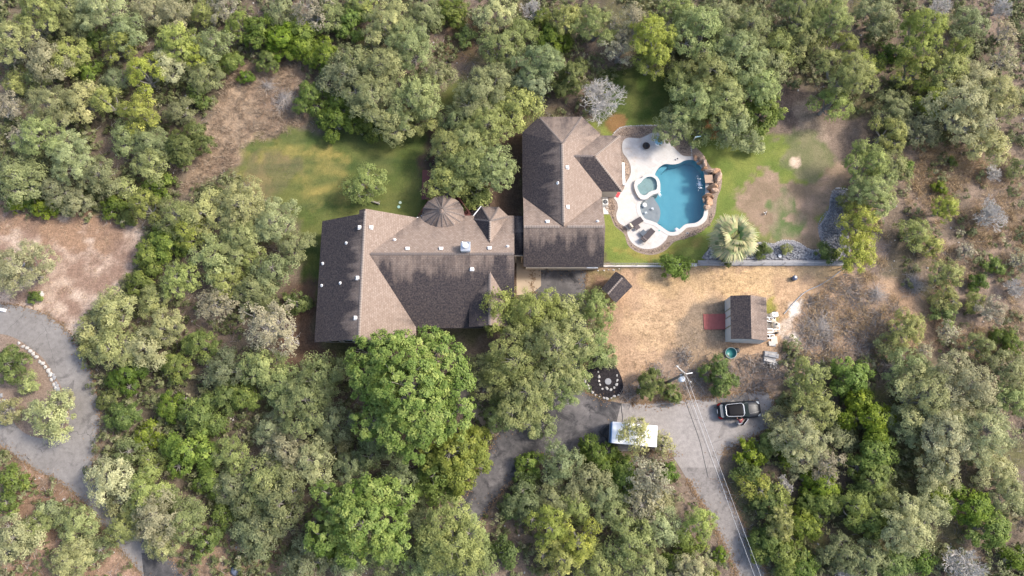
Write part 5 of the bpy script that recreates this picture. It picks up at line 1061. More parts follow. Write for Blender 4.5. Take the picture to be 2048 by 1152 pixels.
def twig_mesh(seed, R, m, dens=1.0, base_h=None, flat=.7, r0=None, name='trunk', th=1.0):
    "a leafless branching crown"
    rr = random.Random(seed); mb = MB(); H0 = base_h if base_h is not None else R * .45
    def grow(p, d, L, r, lvl):
        n = 3 if lvl < 2 else 2 if lvl < 4 else 1; q = p
        for i in range(n):
            d = (d + Vector((rr.gauss(0, .16), rr.gauss(0, .16), rr.gauss(.03, .10)))).normalized(); q2 = q + d * L / n
            mb.tube(q, q2, r * (1 - .3 * i / n), r * (1 - .3 * (i + 1) / n), 3 if lvl > 1 else 6, cap=False); q = q2
            if lvl < 5 and i < n - 1 and rr.random() < .85: side(q, d, L * .6, r * .55, lvl + 1)
        if lvl < (5 if dens > 1.2 else 4):
            for _ in range(int((2 + (rr.random() < .6 * dens)) if lvl else 3 + dens)): side(q, d, L * rr.uniform(.58, .8), r * .62, lvl + 1)
    def side(q, d, L, r, lvl):
        a = rr.uniform(0, 6.28); s_ = Vector((math.cos(a), math.sin(a), rr.uniform(-.3, .5))); grow(q, (d * .85 + s_ * rr.uniform(.45, .95)).normalized(), L, max(r, .013 * th), lvl)
    r0 = r0 or .055 * R + .03; top = Vector((0, 0, H0)); mb.tube((0, 0, -.5), top, r0 * 1.2, r0, 7, cap=False)
    for i in range(int(5 + 3 * dens)):
        a = 6.28 * (i + rr.uniform(-.3, .3)) / (5 + 3 * dens); e = rr.uniform(.25, 1.1)
        grow(top, Vector((math.cos(a) * math.cos(e), math.sin(a) * math.cos(e), math.sin(e) * flat + .1)).normalized(), R * rr.uniform(.36, .46), r0 * .45, 1)
    return mb.mesh(name, m)
SIZES = (1.3, 2.2, 3.4, 5.0)
LIB = {}
def lib(kind, R):
    k = min(range(4), key=lambda i: abs(math.log(SIZES[i] / R))); key = (kind, k)
    if key not in LIB:
        nv = (2, 3, 4, 3)[k]; out = []
        for v in range(nv):
            Q, va, L, C = crown_data(hash((ord(kind), k, v)) % 99991, SIZES[k], kind)
            out.append((quads_mesh('crown', Q, LEAF['O'], va), limb_mesh(k * 10 + v, SIZES[k], L, C, M_bark)))
        LIB[key] = out
    return LIB[key], SIZES[k]
BARE = {}
KD = {'O': ('O', 'grey-green live oak', 'O', 'oak_tree', 'tree'), 'P': ('O', 'pale sage oak', 'P', 'oak_tree', 'tree'), 'K': ('O', 'dusky blue-green oak', 'K', 'oak_tree', 'tree'), 'Y': ('M', 'yellow-green leafy tree', 'Y', 'leafy_tree', 'tree'),
      'J': ('J', 'olive-yellow juniper', 'J', 'juniper_tree', 'tree'), 'S': ('S', 'deep green bushy evergreen', 'S', 'evergreen_shrub', 'shrub'), 'M': ('M', 'bright green broadleaf tree', 'M', 'broadleaf_tree', 'tree'),
      'F': ('O', 'fresh green live oak', 'F', 'oak_tree', 'tree'), 'V': ('V', 'pale sage oak', 'P', 'oak_tree', 'tree'), 'G': ('B', 'thin grey-beige half-bare tree', 'G', 'half_bare_tree', 'tree'), 'D': (None, 'leafless white-grey dead tree', None, 'dead_tree', 'dead tree')}
HGT = {'F': 1.4, 'V': 1.4, 'O': 1.45, 'P': 1.45, 'K': 1.4, 'Y': 1.5, 'J': 1.5, 'S': 1.25, 'M': 1.5, 'G': 1.4, 'D': 1.3}
TALL = {(1268, 862): 1.5, (1326, 890): 1.3, (1002, 612): 1.35, (1060, 620): 1.2}
def plant(px, py, rpx, kind, label, seed, custom=None, group=None, base_px=None):
    rr = random.Random(seed * 7 + 1); R = rpx * .0545
    src, _, mk, nm, cat = KD[kind]
    if kind == 'D': hc = R * .75 + .3
    else: R *= 1.10; hc = R * 1.05 + (lift(R) if src != 'S' else 0)
    c = P(px, py, hc); R = rpx * PXM(py, hc) * (1 if kind == 'D' else 1.10)
    t = thing(nm, label, cat, (c.x, c.y, 0), rr.uniform(0, 2 * PI), group)
    if kind == 'D':
        me = twig_mesh(seed, R / 1.08, M_dead, custom or 1.4)
        o = link(bpy.data.objects.new('branches', me), t); stub = MB().tube((0, 0, -.4), (0, 0, R * .45), .075 * R + .05, .06 * R + .03, 8, cap=False).build('trunk', M_dead, t); return t
    if custom:
        Q, va, L, C = crown_data(seed + 5000, R / 1.02, src); cm, tm, s_ = quads_mesh('crown', Q, LEAF[mk], va), limb_mesh(seed, R / 1.02, L, C, M_bark), 1
    else:
        lst, base_R = lib(src, R); cm, tm = lst[rr.randrange(len(lst))]; s_ = R / base_R
    cr = link(bpy.data.objects.new('crown', cm), t); tk = link(bpy.data.objects.new('trunk', tm), t)
    cr.material_slots[0].link = 'OBJECT'; cr.material_slots[0].material = LEAF[mk]
    sq = (s_ * rr.uniform(.96, 1.06), s_ * rr.uniform(.90, 1.04), s_ * rr.uniform(.92, 1.12)); sq = (sq[0], sq[1], sq[2] * TALL.get((px, py), 1)); cr.scale = sq; tk.scale = sq
    if kind in 'GP' and (kind == 'G' or rr.random() < .35):
        key = (kind, min(range(4), key=lambda i: abs(math.log(SIZES[i] / R))))
        if key not in BARE: BARE[key] = twig_mesh(70 + key[1], SIZES[key[1]] * .85, M_dead if kind == 'G' else M_bark, .8, name='branches')
        b_ = link(bpy.data.objects.new('branches', BARE[key]), t); k_ = R / SIZES[key[1]]; b_.scale = (k_, k_, k_ * 1.05)
    return t
# hand-placed trees: x, y, radius (photo pixels), kind
TREES = """25 75 46 P;88 118 42 P;75 20 45 O;135 12 38 K;200 15 42 O;150 48 30 K;243 62 36 K;185 76 24 S;236 92 34 J;300 14 34 P;352 24 32 P;352 78 40 J;425 88 36 O;478 55 30 J;455 122 28 S;490 152 14 S;285 148 38 J;330 132 32 P;402 150 32 K;392 188 25 S;30 160 24 J;80 162 26 J;12 208 30 G;135 112 38 O;92 210 48 O;150 192 40 P;76 268 46 O;132 308 46 O;215 205 33 J;275 222 42 J;252 268 36 O;300 285 34 O;370 287 44 S;30 350 44 O;190 350 38 O;300 325 34 O;245 372 24 J;312 372 26 S;360 222 28 O;36 268 24 G;105 372 34 K;415 30 28 J;445 15 30 G;395 110 30 J;230 160 26 K;165 130 26 S;60 390 24 S
38 404 22 S;88 416 20 S;150 402 28 P;120 408 20 S;222 410 22 S;250 432 18 S;290 415 32 J;22 530 52 P;66 592 13 S;350 428 42 J;410 425 44 P;478 395 48 P;545 440 46 O;585 485 36 O;332 490 40 S;290 505 34 S;352 558 38 J;272 560 24 S;425 505 44 O;475 470 46 O;212 622 40 P;182 655 28 P;172 702 22 J;218 692 40 O;282 700 38 P;330 655 36 P;425 602 40 G;505 580 36 K;480 558 16 J;535 650 56 G;588 604 26 S;398 692 38 S;442 735 36 K;522 735 40 O;350 735 32 S;250 745 34 S;380 470 34 J;450 560 34 O;540 540 40 O;500 520 30 O;300 600 30 O
20 722 36 S;56 766 20 J;86 832 44 P;126 800 18 P;8 822 24 P;18 962 28 S;4 1010 24 S;216 802 22 S;240 832 34 S;292 872 24 S;338 812 30 S;388 832 42 S;372 900 46 S;440 800 38 S;485 790 34 S;252 902 24 K;210 955 44 P;282 982 38 O;292 1040 46 P;240 1060 30 O;312 1092 34 P;262 1010 30 O;235 1005 28 P;368 1040 36 K;405 1082 28 S;18 1082 44 P;62 1060 30 O;92 1030 24 O;148 1042 34 O;145 1092 30 P;118 1132 38 P;195 1100 22 O;460 970 34 K;492 1010 38 K;500 1075 38 K;462 905 34 O;445 1030 26 S;300 930 24 O;420 960 32 S;330 1000 26 K
600 800 56 K;555 770 36 K;645 745 44 K;570 900 42 P;540 860 30 K;522 962 48 K;620 925 44 P;562 1002 48 K;520 1060 42 K;672 900 22 P;755 885 44 K;700 930 30 K;905 920 58 Y;870 960 44 Y;942 880 30 Y;795 955 38 K;822 1002 28 O;895 1075 72 O;940 1068 34 O;865 1130 46 O;940 1120 46 O;600 1128 42 K;640 1100 36 S;775 1110 38 K;1010 1102 28 S;830 1050 30 K;700 1130 34 K;660 840 40 K
1002 612 46 F;1030 710 66 F;1120 690 78 F;1190 614 38 F;1065 625 54 F;1052 795 62 F;1130 765 52 F;985 755 48 F;1212 712 22 F;1000 822 34 F;1118 625 42 F;1178 690 40 F;1085 850 26 F
1268 862 33 V;1326 890 26 V;1062 930 24 S;1120 925 38 K;1192 910 36 S;1172 962 42 O;1240 928 24 S;1252 965 36 S;1300 962 44 G;1285 1010 40 G;1338 948 19 S;1052 968 24 S;1048 1010 38 K;1102 1000 36 K;1095 1050 42 J;1160 1085 42 J;1118 1115 42 J;1232 1030 34 O;1270 1092 46 O;1325 1058 38 O;1200 1132 38 O;1392 1050 34 J;1382 1092 26 S;1350 1122 20 S;1390 1142 32 P;1440 1112 14 S;1422 1150 16 S;1292 1142 38 O;1034 1008 26 S;1205 985 30 K;1320 1000 24 P;1150 1010 30 O
1504 905 26 S;1548 886 32 S;1498 945 27 S;1512 975 27 J;1542 1012 31 S;1548 1082 33 S;1566 1045 32 J;1622 764 46 J;1702 752 42 S;1632 812 42 J;1620 890 52 P;1655 930 36 G;1565 840 26 P;1742 835 46 S;1762 905 44 S;1750 965 44 S;1692 870 26 K;1868 790 62 P;1945 775 64 P;1905 865 58 P;1995 855 60 P;1830 735 40 O;1882 945 38 P;2030 740 36 O;1820 850 36 K;1572 970 22 D;1602 1050 38 S;1650 1005 34 S;1648 962 36 S;1702 1012 34 J;1742 1045 42 S;1832 1062 56 P;1868 1012 36 P;1880 992 34 S;1942 1010 42 S;1982 1060 44 S;2030 985 36 P;1932 1138 54 D;1702 1142 30 D;1740 1118 38 O;1688 1112 34 K;1566 1112 44 S;1612 1140 36 S;2042 1122 24 S;1560 1000 26 J;1770 1000 30 O;1800 1130 34 S;1850 1125 26 S;1580 900 26 S;2000 940 36 P;2036 800 34 O
1560 92 38 O;1602 20 46 J;1662 42 46 J;1605 78 36 O;1682 88 32 J;1762 25 38 K;1698 145 52 J;1735 130 34 J;1660 205 34 J;1840 70 50 J;1785 102 24 S;1832 135 42 J;1892 142 42 J;1862 192 36 J;1960 150 44 P;1950 215 60 P;2002 190 48 P;1980 280 38 P;1800 215 38 K;1850 252 36 K;1778 262 34 J;1740 330 44 J;1782 345 42 J;1750 385 46 J;1878 15 30 D;2002 15 30 D;1942 42 38 O;2012 62 28 G;2012 112 34 G;1990 345 28 D;2034 338 24 J;1905 322 12 S;1882 372 18 S;1920 100 28 J;1810 330 24 S
1890 418 34 J;1980 430 52 D;1832 465 38 O;1862 490 28 J;1728 440 42 J;1712 505 40 J;1655 507 20 S;1700 402 22 J;1992 528 24 S;1900 550 42 J;1895 602 30 J;1952 605 24 J;1890 625 28 S;1990 620 38 G;2030 576 28 D;1958 562 22 S;1815 655 46 J;1902 662 28 G;1960 690 36 J;2030 685 38 S;1782 690 24 O;2040 520 26 G;1935 500 24 G;1850 700 22 G
1132 42 34 J;1100 78 34 S;1065 22 30 D;1045 62 30 O;1082 122 44 K;1138 150 42 S;1062 165 38 K;1192 42 42 O;1262 48 44 G;1240 95 36 G;1300 70 52 J;1340 50 30 G;1300 118 38 J;1402 60 56 O;1442 28 46 O;1352 18 36 J;1482 100 52 O;1422 130 50 O;1502 48 42 K;1392 195 48 O;1452 195 48 O;1522 170 44 O;1440 165 24 J;1345 250 36 O;1470 252 42 O;1508 285 20 O;1530 222 36 Y;1400 262 26 O;1370 160 36 O;1205 195 54 D;1540 120 36 O;1080 30 26 S
522 60 38 S;562 72 42 S;600 62 38 S;620 20 38 G;592 92 32 S;702 40 34 S;640 102 42 S;722 10 28 J;768 42 46 P;820 92 44 O;762 130 48 O;702 115 42 K;850 30 32 O;902 15 34 S;682 152 42 K;742 190 52 O;820 192 50 O;870 152 36 O;852 232 34 O;620 190 32 S;670 202 28 S;672 240 34 S;740 240 36 S;785 242 38 O;540 120 26 S;992 30 36 P;1002 95 40 O;962 178 50 O;1030 205 42 O;972 240 46 O;930 330 52 O;898 296 44 O;985 325 54 O;895 362 40 O;945 290 44 O;732 368 38 F;1000 140 36 O;950 385 26 O;560 20 30 K;660 30 30 K;915 240 34 K;930 70 20 S
1302 766 30 S;1343 783 20 S;1444 752 32 S;1354 535 27 S;1573 497 11 J;1525 498 16 S;1455 518 12 S"""
HAND = {(1205, 195): 'bare white-grey dead tree standing just off the garage house north corner', (370, 287): 'dense bright evergreen at the left edge of the weedy clearing, tall and rounded', (455, 122): 'round dark evergreen touching the top of the weedy clearing',
 (22, 530): 'very pale oak cut by the left border beside the dry field', (86, 832): 'cream-flowered pale oak filling the lower loop road island', (732, 368): 'small sparse tree alone on the mown lawn above the dark roof', (588, 604): 'deep green shrub closest to the dark west roof slope',
 (1002, 612): 'oak crown leaning over the entry gable of the main house', (1120, 690): 'largest light green oak crown between garage apron and mulch bed', (1212, 712): 'small oak crown hanging over the black mulch bed', (1195, 612): 'oak crown just left of the small diagonal shed',
 (1268, 862): 'pale oak crown overhanging the white trailer roof', (1326, 890): 'pale oak crown at the right rear corner of the white trailer', (535, 650): 'beige thinly leaved tree left of the lower dark roof corner',
 (1302, 766): 'round leafy shrub left of the utility pole base', (1343, 783): 'small bright green bush right below the utility pole', (1444, 752): 'round dark shrub at the driveway edge above the black car', (1354, 535): 'lone round shrub growing through the fence line below the pool',
 (1573, 497): 'small brownish round bush inside the grey rock bed', (1525, 498): 'spiky green bush right beside the fan palm', (1455, 518): 'low dark green plant under the fan palm by the fence', (1655, 507): 'bright green bush at the right end of the long grey curb',
 (905, 920): 'large yellow-green tree over the bend of the dark driveway', (1345, 250): 'oak crown reaching over the patio beside the fire pit', (66, 592): 'tiny evergreen shrub next to the white boulder', (490, 152): 'small grey-green bush on the tan weedy clearing top',
 (1980, 430): 'wide leafless silver dead tree near the right border', (1932, 1138): 'big white dead tree crown at the bottom right edge', (1065, 22): 'twisted white dead tree at the top edge centre', (1572, 970): 'small dead white shrub right of the lower driveway', (1750, 385): 'lowest yellow-green juniper of the dense clump right of the lawn',
 (895, 1075): 'biggest grey-green oak crown below the yellow-green tree at the bottom', (1905, 322): 'tiny green bush alone on the tan scrub right side', (1882, 372): 'little green bush below the tiny bush on the tan scrub', (930, 70): 'small low bush in the gap of brown scrub at the top'}
ANCH = [(50, 40, 'in the top left corner'), (210, 45, 'on the top edge left part'), (370, 60, 'above the weedy clearing near the top edge'), (100, 220, 'at the upper left border'), (240, 230, 'deep in the upper left woods'), (370, 190, 'lining the left side of the weedy clearing'), (60, 370, 'on the upper rim of the dry left field'), (270, 370, 'between the dry left field and the clearing'),
 (380, 470, 'below the weedy clearing, left of the lawn'), (530, 470, 'on the left edge of the lawn by the dark roof'), (270, 580, 'right of the dry left field'), (430, 590, 'in the middle of the left woods'), (200, 690, 'hugging the right side of the loop road'), (330, 700, 'a little right of the loop road'), (500, 730, 'below the beige half-bare tree'), (60, 760, 'on the loop road island'), (250, 850, 'beside the lower bend of the loop road'), (420, 830, 'in the lower left woods, upper part'), (10, 990, 'at the left border below the loop road'),
 (250, 970, 'over the foot of the loop road'), (90, 1080, 'in the bottom left corner'), (320, 1060, 'over the road at the bottom left edge'), (480, 980, 'left of the lower bright green broadleaf tree'), (500, 1090, 'at the bottom edge left of centre'), (600, 830, 'left of the big bright green broadleaf tree'), (610, 1000, 'touching the lower broadleaf tree on its left'), (770, 930, 'between the two bright green broadleaf trees'), (680, 1120, 'under the lower broadleaf tree'), (900, 930, 'beside the dark driveway bend'), (890, 1100, 'at the bottom edge centre'),
 (1000, 1060, 'at the foot of the dark driveway'), (1040, 720, 'in the oak mass over the front drive'), (1000, 810, 'at the lower left of the front drive oaks'), (1120, 920, 'below the dark driveway, left of the trailer'), (1220, 950, 'right below the white trailer'), (1320, 990, 'on the wooded island by the pale driveway'), (1080, 1060, 'at the lower left of the wooded island'), (1200, 1110, 'at the bottom of the wooded island'), (1400, 1090, 'on the left verge of the lower driveway'), (1300, 1110, 'at the lower right of the wooded island'),
 (1500, 930, 'right of the driveway fork below the car'), (1530, 1060, 'right of the lower driveway'), (1620, 790, 'below the rubble pile right of the car'), (1650, 920, 'in the lower right woods left part'), (1750, 870, 'left of the great pale oaks'), (1920, 830, 'among the great pale oaks at lower right'), (1700, 1040, 'in the bottom right woods, left part'), (1840, 1060, 'near the big white dead tree at bottom right'), (1980, 1020, 'in the bottom right corner'), (1720, 1130, 'on the bottom edge right part'),
 (1580, 50, 'above the pool lawn on the top edge'), (1690, 120, 'at the top right of the pool lawn'), (1820, 60, 'on the top edge right part'), (1860, 160, 'in the upper right woods'), (1960, 200, 'near the upper right border'), (1990, 50, 'in the top right corner'), (1760, 320, 'in the clump right of the pool lawn'), (1720, 460, 'at the upper end of the fence'), (1850, 470, 'in the right woods beside the tan scrub'), (1900, 580, 'in the middle of the right woods'), (1830, 670, 'right of the brush heap'), (2000, 560, 'at the right border middle'), (2000, 690, 'at the right border above the pale oaks'), (2010, 350, 'at the right border above the wide dead tree'),
 (1090, 50, 'on the top edge above the garage house'), (1090, 140, 'left of the garage house dead tree'), (1210, 50, 'above the garage house dead tree'), (1300, 80, 'around the grey and green juniper above the pool'), (1420, 60, 'on the top edge above the pool'), (1400, 170, 'in the oaks shading the pool lawn'), (1480, 240, 'in the oaks nearest the pool boulders'), (1530, 140, 'on the right side of the pool oaks'),
 (560, 60, 'above the weedy clearing on its right'), (690, 30, 'on the top edge left of centre'), (640, 130, 'at the upper right of the weedy clearing'), (660, 210, 'at the right side of the weedy clearing'), (780, 60, 'behind the lawn near the top edge'), (780, 150, 'in the big oak group behind the lawn'), (780, 230, 'on the upper edge of the lawn'), (890, 30, 'on the top edge by the brown gap'), (980, 70, 'right of the brown gap at the top'), (970, 190, 'in the oaks behind the house, upper part'), (930, 330, 'in the oaks over the maroon deck')]
def thin(x, y, r): return r * (.80 if (x > 1795 and 290 < y < 725) else .92 if x > 1880 and y < 130 else 1)
recs = []
for line in TREES.split('\n'):
    for e in line.split(';'):
        a = e.split(); recs.append((int(a[0]), int(a[1]), int(round(thin(int(a[0]), int(a[1]), int(a[2])))), a[3]))
ORD = ['first', 'second', 'third', 'fourth', 'fifth', 'sixth', 'seventh', 'eighth', 'ninth', 'tenth']; NUM = ['', 'one', 'two', 'three', 'four', 'five', 'six', 'seven', 'eight', 'nine', 'ten']
def plural(s): return s.replace('tree', 'trees') if 'tree' in s else s + 's'
cells = {}
for r_ in recs:
    if (r_[0], r_[1]) in HAND: continue
    an = min(ANCH, key=lambda a: (a[0] - r_[0]) ** 2 + (a[1] - r_[1]) ** 2); cells.setdefault((an[2], r_[3]), []).append(r_)
LAB = {}
for (ph, kd), lst in cells.items():
    dsc = KD[kd][1]
    if len(lst) == 1: LAB[lst[0][:2]] = f"{dsc} {ph}"; continue
    hor = (max(l[0] for l in lst) - min(l[0] for l in lst)) >= (max(l[1] for l in lst) - min(l[1] for l in lst)); lst.sort(key=lambda l: l[0] if hor else l[1]); n_ = len(lst)
    for i, l in enumerate(lst):
        w_ = (('leftmost', 'rightmost') if hor else ('uppermost', 'lowest'))
        if i == 0: s_ = w_[0]
        elif i == n_ - 1: s_ = w_[1]
        elif n_ == 3: s_ = 'middle'
        else: s_ = ORD[i] + (' from left' if hor else ' from top')
        o_ = f"{s_} of {NUM[n_]} {plural(dsc)} {ph}" if 'from' not in s_ else f"{s_} among {NUM[n_]} {plural(dsc)} {ph}"
        LAB[l[:2]] = o_
def trim16(s):
    w_ = s.split()
    return ' '.join(w_) if len(w_) <= 16 else ' '.join(w_[:16])
for i, (x, y, r_, kd) in enumerate(recs):
    lab = HAND.get((x, y)) or LAB[(x, y)]
    big = r_ >= 62 and kd != 'D'
    plant(x, y, r_, kd, trim16(lab), 300 + i, custom=(True if big else (2.6 if (x, y) in ((1205, 195), (1932, 1138), (1980, 430)) else None)), group={'S': 'evergreen shrubs in and around the woods', 'D': 'dead trees in the woods'}.get(kd, 'trees of the woodland around the houses'))
plant(806, 768, 128, 'M', 'huge bright green broadleaf tree covering the south edge of the main house roof', 901, custom=True, group='bright green broadleaf trees')
plant(716, 1035, 106, 'M', 'bright yellow-green broadleaf tree at the bottom, below the huge one', 902, custom=True, group='bright green broadleaf trees')
# ------------------------------------------------------------------ fan palm
def palm(px, py, rpx):
    h = 3.6; c = P(px, py, h); t = thing('fan_palm', 'pale green fan palm with tan frond tips above the long grey curb', 'palm', (c.x, c.y, 0)); R = rpx * PXM(py, h)
    MB().lathe([(.30, 0), (.24, .5), (.20, 2.4), (.27, h - .3), (.2, h)], (0, 0, 0), 12).build('trunk', M_bark, t)
    b = NB('palm_frond'); uv = b.n('Attribute', attribute_name='var').outputs['Fac']; oi = b.n('ObjectInfo').outputs['Random']; f = b.noise(9, 3)
    c1 = b.ramp(oi, [(0, (.11, .18, .06)), (.6, (.27, .34, .15)), (1, (.42, .44, .24))]); c2 = b.mix(uv, c1, (.36, .28, .15)); m = b.done(b.bsdf(c2, .6, f, .1))
    mes = []
    for v in range(5):
        rr = random.Random(v); V = []; A = []; ns = 22
        for k_ in range(ns):
            a = (k_ - ns / 2 + .5) / ns * 2.7; l0, l1 = .42, rr.uniform(.85, 1.0); w_ = .026
            d = Vector((math.cos(a), math.sin(a), 0)); s_ = Vector((-d.y, d.x, 0)); base_ = Vector((.42, 0, 0)); ln = (l1 - .42) * (1 - .28 * abs(a) / 1.6)
            p0 = base_; p1 = base_ + d * ln * .55; p2 = base_ + d * ln + Vector((0, 0, -.10 - .12 * abs(a)))
            z_ = Vector((0, 0, .012 * (k_ % 2)))
            V.append([p0 - s_ * .006, p1 - s_ * w_ + z_, p1 + s_ * w_ + z_, p0 + s_ * .006]); A.append(.0); V.append([p1 - s_ * w_ + z_, p2 - s_ * .006, p2 + s_ * .006, p1 + s_ * w_ + z_]); A.append(rr.choice((.3, .8, .5)))
        V.append([Vector((0, -.012, 0)), Vector((.44, -.01, .03)), Vector((.44, .01, .03)), Vector((0, .012, 0))]); A.append(.6)
        mes.append(quads_mesh('frond', np.array([[tuple(p) for p in q_] for q_ in V]), m, A))
    rr = random.Random(9); N = 38
    for i in range(N):
        el = 1.25 - 1.75 * (i / N) ** .8; az = i * 2.39996 + rr.uniform(-.15, .15)
        o = link(bpy.data.objects.new('frond', mes[i % 5]), t); o.location = (0, 0, h - .1 + .25 * (1 - i / N)); o.rotation_euler = (rr.uniform(-.4, .4), -el, az); s_ = R * rr.uniform(1.0, 1.28) * (1.08 if el < .5 else .95); o.scale = (s_, s_, s_)
palm(1467, 477, 45)
# ------------------------------------------------------------------ undergrowth, dry brush, grass tufts (uncountable)
def blocked(X, Y, m=.6):
    s_ = np.full(X.shape, -1e9)
    for pl in (W(road_l), W(drive_r), W(drive_w), W(drive_d), GRAVEL, POOL, W(lawn_n), W(lawn_e), W(RB1), W(RB2), MULCH, W([(1410, 480), (1700, 480), (1700, 540), (1410, 540)])): s_ = np.maximum(s_, sdpoly(X, Y, pl) + m)
    for pl in [ground_zones[i][0] for i in (0, 6, 10, 14, 15, 16, 30, 32)]: s_ = np.maximum(s_, sdpoly(X, Y, pl))
    for (x0, y0, x1, y1) in ((-22.4, 11, 1, 27.5), (gx0 - .8, gy_s - 3.5, en.x + .6, nw2.y + .8), (-27, 4, -20, 28), (-3, 20, gx0 + 1, 36)): s_ = np.maximum(s_, np.minimum(np.minimum(X - x0, x1 - X), np.minimum(Y - y0, y1 - Y)))
    return s_ > 0
rng = np.random.default_rng(77); N = 9500
X = rng.uniform(-72, 72, N); Y = rng.uniform(-16, 62, N); dn = fbm(X, Y, 6, 4, 5); ok = ~blocked(X, Y) & (dn + rng.uniform(-.1, .1, N) > .36); opn = sdpoly(X, Y, W([(1780, 300), (2120, 280), (2150, 700), (1850, 730), (1740, 700), (1700, 540), (1730, 420)])) > 0; ok &= ~opn | (rng.random(N) < .25); X, Y = X[ok], Y[ok]
C, D = [], []
for x, y in zip(X, Y):
    r_ = .35 + 1.1 * rng.random() ** 1.6; n_ = max(3, int(7 * r_ * r_ + 2)); d = rng.normal(size=(n_, 3)); d[:, 2] = np.abs(d[:, 2]); d /= np.linalg.norm(d, axis=1)[:, None]; C.append(np.array([x, y, r_ * .25]) + d * r_ * np.array([1, 1, .8]) * rng.uniform(.6, 1, (n_, 1))); D.append(d)
C, D = np.concatenate(C), np.concatenate(D); Q, v = leaves_at(rng, C, D, 13, .28, .16)
tag(link(bpy.data.objects.new('undergrowth', quads_mesh('undergrowth', Q, M_under, v))), kind='stuff')
def blades(name, pts, n_per, h, wd, m, spread, seed, lean=.8):
    rng = np.random.default_rng(seed); c = np.repeat(pts, n_per, 0); M = len(c); c = c + np.concatenate([rng.normal(0, spread, (M, 2)), np.zeros((M, 1))], 1)
    a = rng.uniform(0, 2 * PI, M); d = np.stack([np.cos(a), np.sin(a), np.zeros(M)], 1); s_ = np.stack([-np.sin(a), np.cos(a), np.zeros(M)], 1); hh = h * rng.uniform(.4, 1.2, (M, 1)); ln = lean * rng.uniform(.3, 1.4, (M, 1))
    tip = c + d * hh * ln + np.array([0, 0, 1]) * hh; mid = c + d * hh * ln * .35 + np.array([0, 0, 1]) * hh * .65; w_ = wd * rng.uniform(.6, 1.3, (M, 1))
    Q = np.stack([c - s_ * w_ * .5, mid - s_ * w_ * .5, tip, mid + s_ * w_ * .5], 1); tv = np.repeat(rng.random(len(pts)), n_per) * .6 + rng.random(M) * .4
    return tag(link(bpy.data.objects.new(name, quads_mesh(name, Q, m, tv))), kind='stuff')
M_straw = leaf_mat('straw', (.16, .11, .07), (.31, .225, .14), (.46, .37, .26), .2); M_grassb = leaf_mat('grass_blades', (.07, .10, .02), (.12, .16, .03), (.19, .20, .05), .25)
def pts_in(polys, n, seed, thr=None, sc=3):
    rng = np.random.default_rng(seed); out = []
    for pl in polys:
        a = np.array(pl); lo, hi = a.min(0), a.max(0); lo = np.maximum(lo, (-75, -20)); hi = np.minimum(hi, (75, 66)); k_ = max(10, int(n * (hi[0] - lo[0]) * (hi[1] - lo[1]))); x = rng.uniform(lo[0], hi[0], k_); y = rng.uniform(lo[1], hi[1], k_)
        o = sdpoly(x, y, pl) > .2
        if thr is not None: o &= fbm(x, y, sc, 3, seed) > thr
        out.append(np.stack([x[o], y[o], np.zeros(o.sum())], 1))
    return np.concatenate(out)
gz = [z_[0] for z_ in ground_zones]
weedy = pts_in([gz[0]], 5, 1); blades('dry_grass', weedy, 15, .45, .035, M_straw, .14, 3, 1.2)
dry = pts_in([gz[6], gz[8], gz[9]], 4, 2, .45); blades('dry_grass', dry, 7, .14, .03, M_straw, .12, 4, 1.4)
fld = pts_in([gz[10]], 4, 5, .45); o_ = sdpoly(fld[:, 0], fld[:, 1], W([(1395, 600), (1560, 590), (1565, 740), (1395, 720)])) < 0; fld = fld[o_]; o_ = ~((np.abs(fld[:, 0] - cen.x) < 2.6) & (np.abs(fld[:, 1] - cen.y) < 2.6)); fld = fld[o_]; blades('dry_grass', fld, 7, .13, .03, M_straw, .12, 6, 1.4)
scr = pts_in([gz[16], gz[20], gz[21], gz[22], gz[23], gz[24]], 4.5, 7, .42); blades('dry_grass', scr, 14, .55, .035, M_straw, .16, 8, 1.1)
for pl, dens, sd_, hh in ((W(lawn_e), 5, 11, .06), (W(lawn_n), 5, 12, .07)):
    pt_ = pts_in([pl], dens, sd_, .35); o_ = ~blocked(pt_[:, 0], pt_[:, 1], 0) | (sdpoly(pt_[:, 0], pt_[:, 1], pl) > .4) & (sdpoly(pt_[:, 0], pt_[:, 1], GRAVEL) < -.1); pt_ = pt_[o_]; pt_ = pt_[sdpoly(pt_[:, 0], pt_[:, 1], GRAVEL) < -.05]; blades('short_grass', pt_, 6, hh, .03, M_grassb, .14, sd_, 1.2)
# fallen twigs and brush: loose grey sticks over the forest floor
def sticks(name, pts, n_per, L, r_, m, spread, seed, hz=.25):
    rng = np.random.default_rng(seed); c = np.repeat(pts, n_per, 0); M = len(c); c = c + np.concatenate([rng.normal(0, spread, (M, 2)), np.abs(rng.normal(0, hz, (M, 1)))], 1)
    a = rng.uniform(0, 2 * PI, M); d = np.stack([np.cos(a), np.sin(a), rng.normal(0, .35, M)], 1) * (L * rng.uniform(.3, 1.2, (M, 1))); s_ = np.stack([-np.sin(a), np.cos(a), np.zeros(M)], 1) * r_ * rng.uniform(.6, 1.4, (M, 1)); z_ = np.array([0, 0, 1]) * r_
    top = np.stack([c - d / 2 - s_, c + d / 2 - s_ * .4, c + d / 2 + s_ * .4 + z_ * .5, c - d / 2 + s_ + z_], 1); bot = np.stack([c - d / 2 - s_, c - d / 2 + s_ + z_, c - d / 2 + z_ * 2, c + d / 2 + z_ * 1.2], 1)
    return tag(link(bpy.data.objects.new(name, quads_mesh(name, np.concatenate([top, bot]), m, rng.random(2 * M)))), kind='stuff')
ok = ~blocked(X, Y, 0); base_pts = np.stack([X, Y, np.zeros(len(X))], 1)[::2]
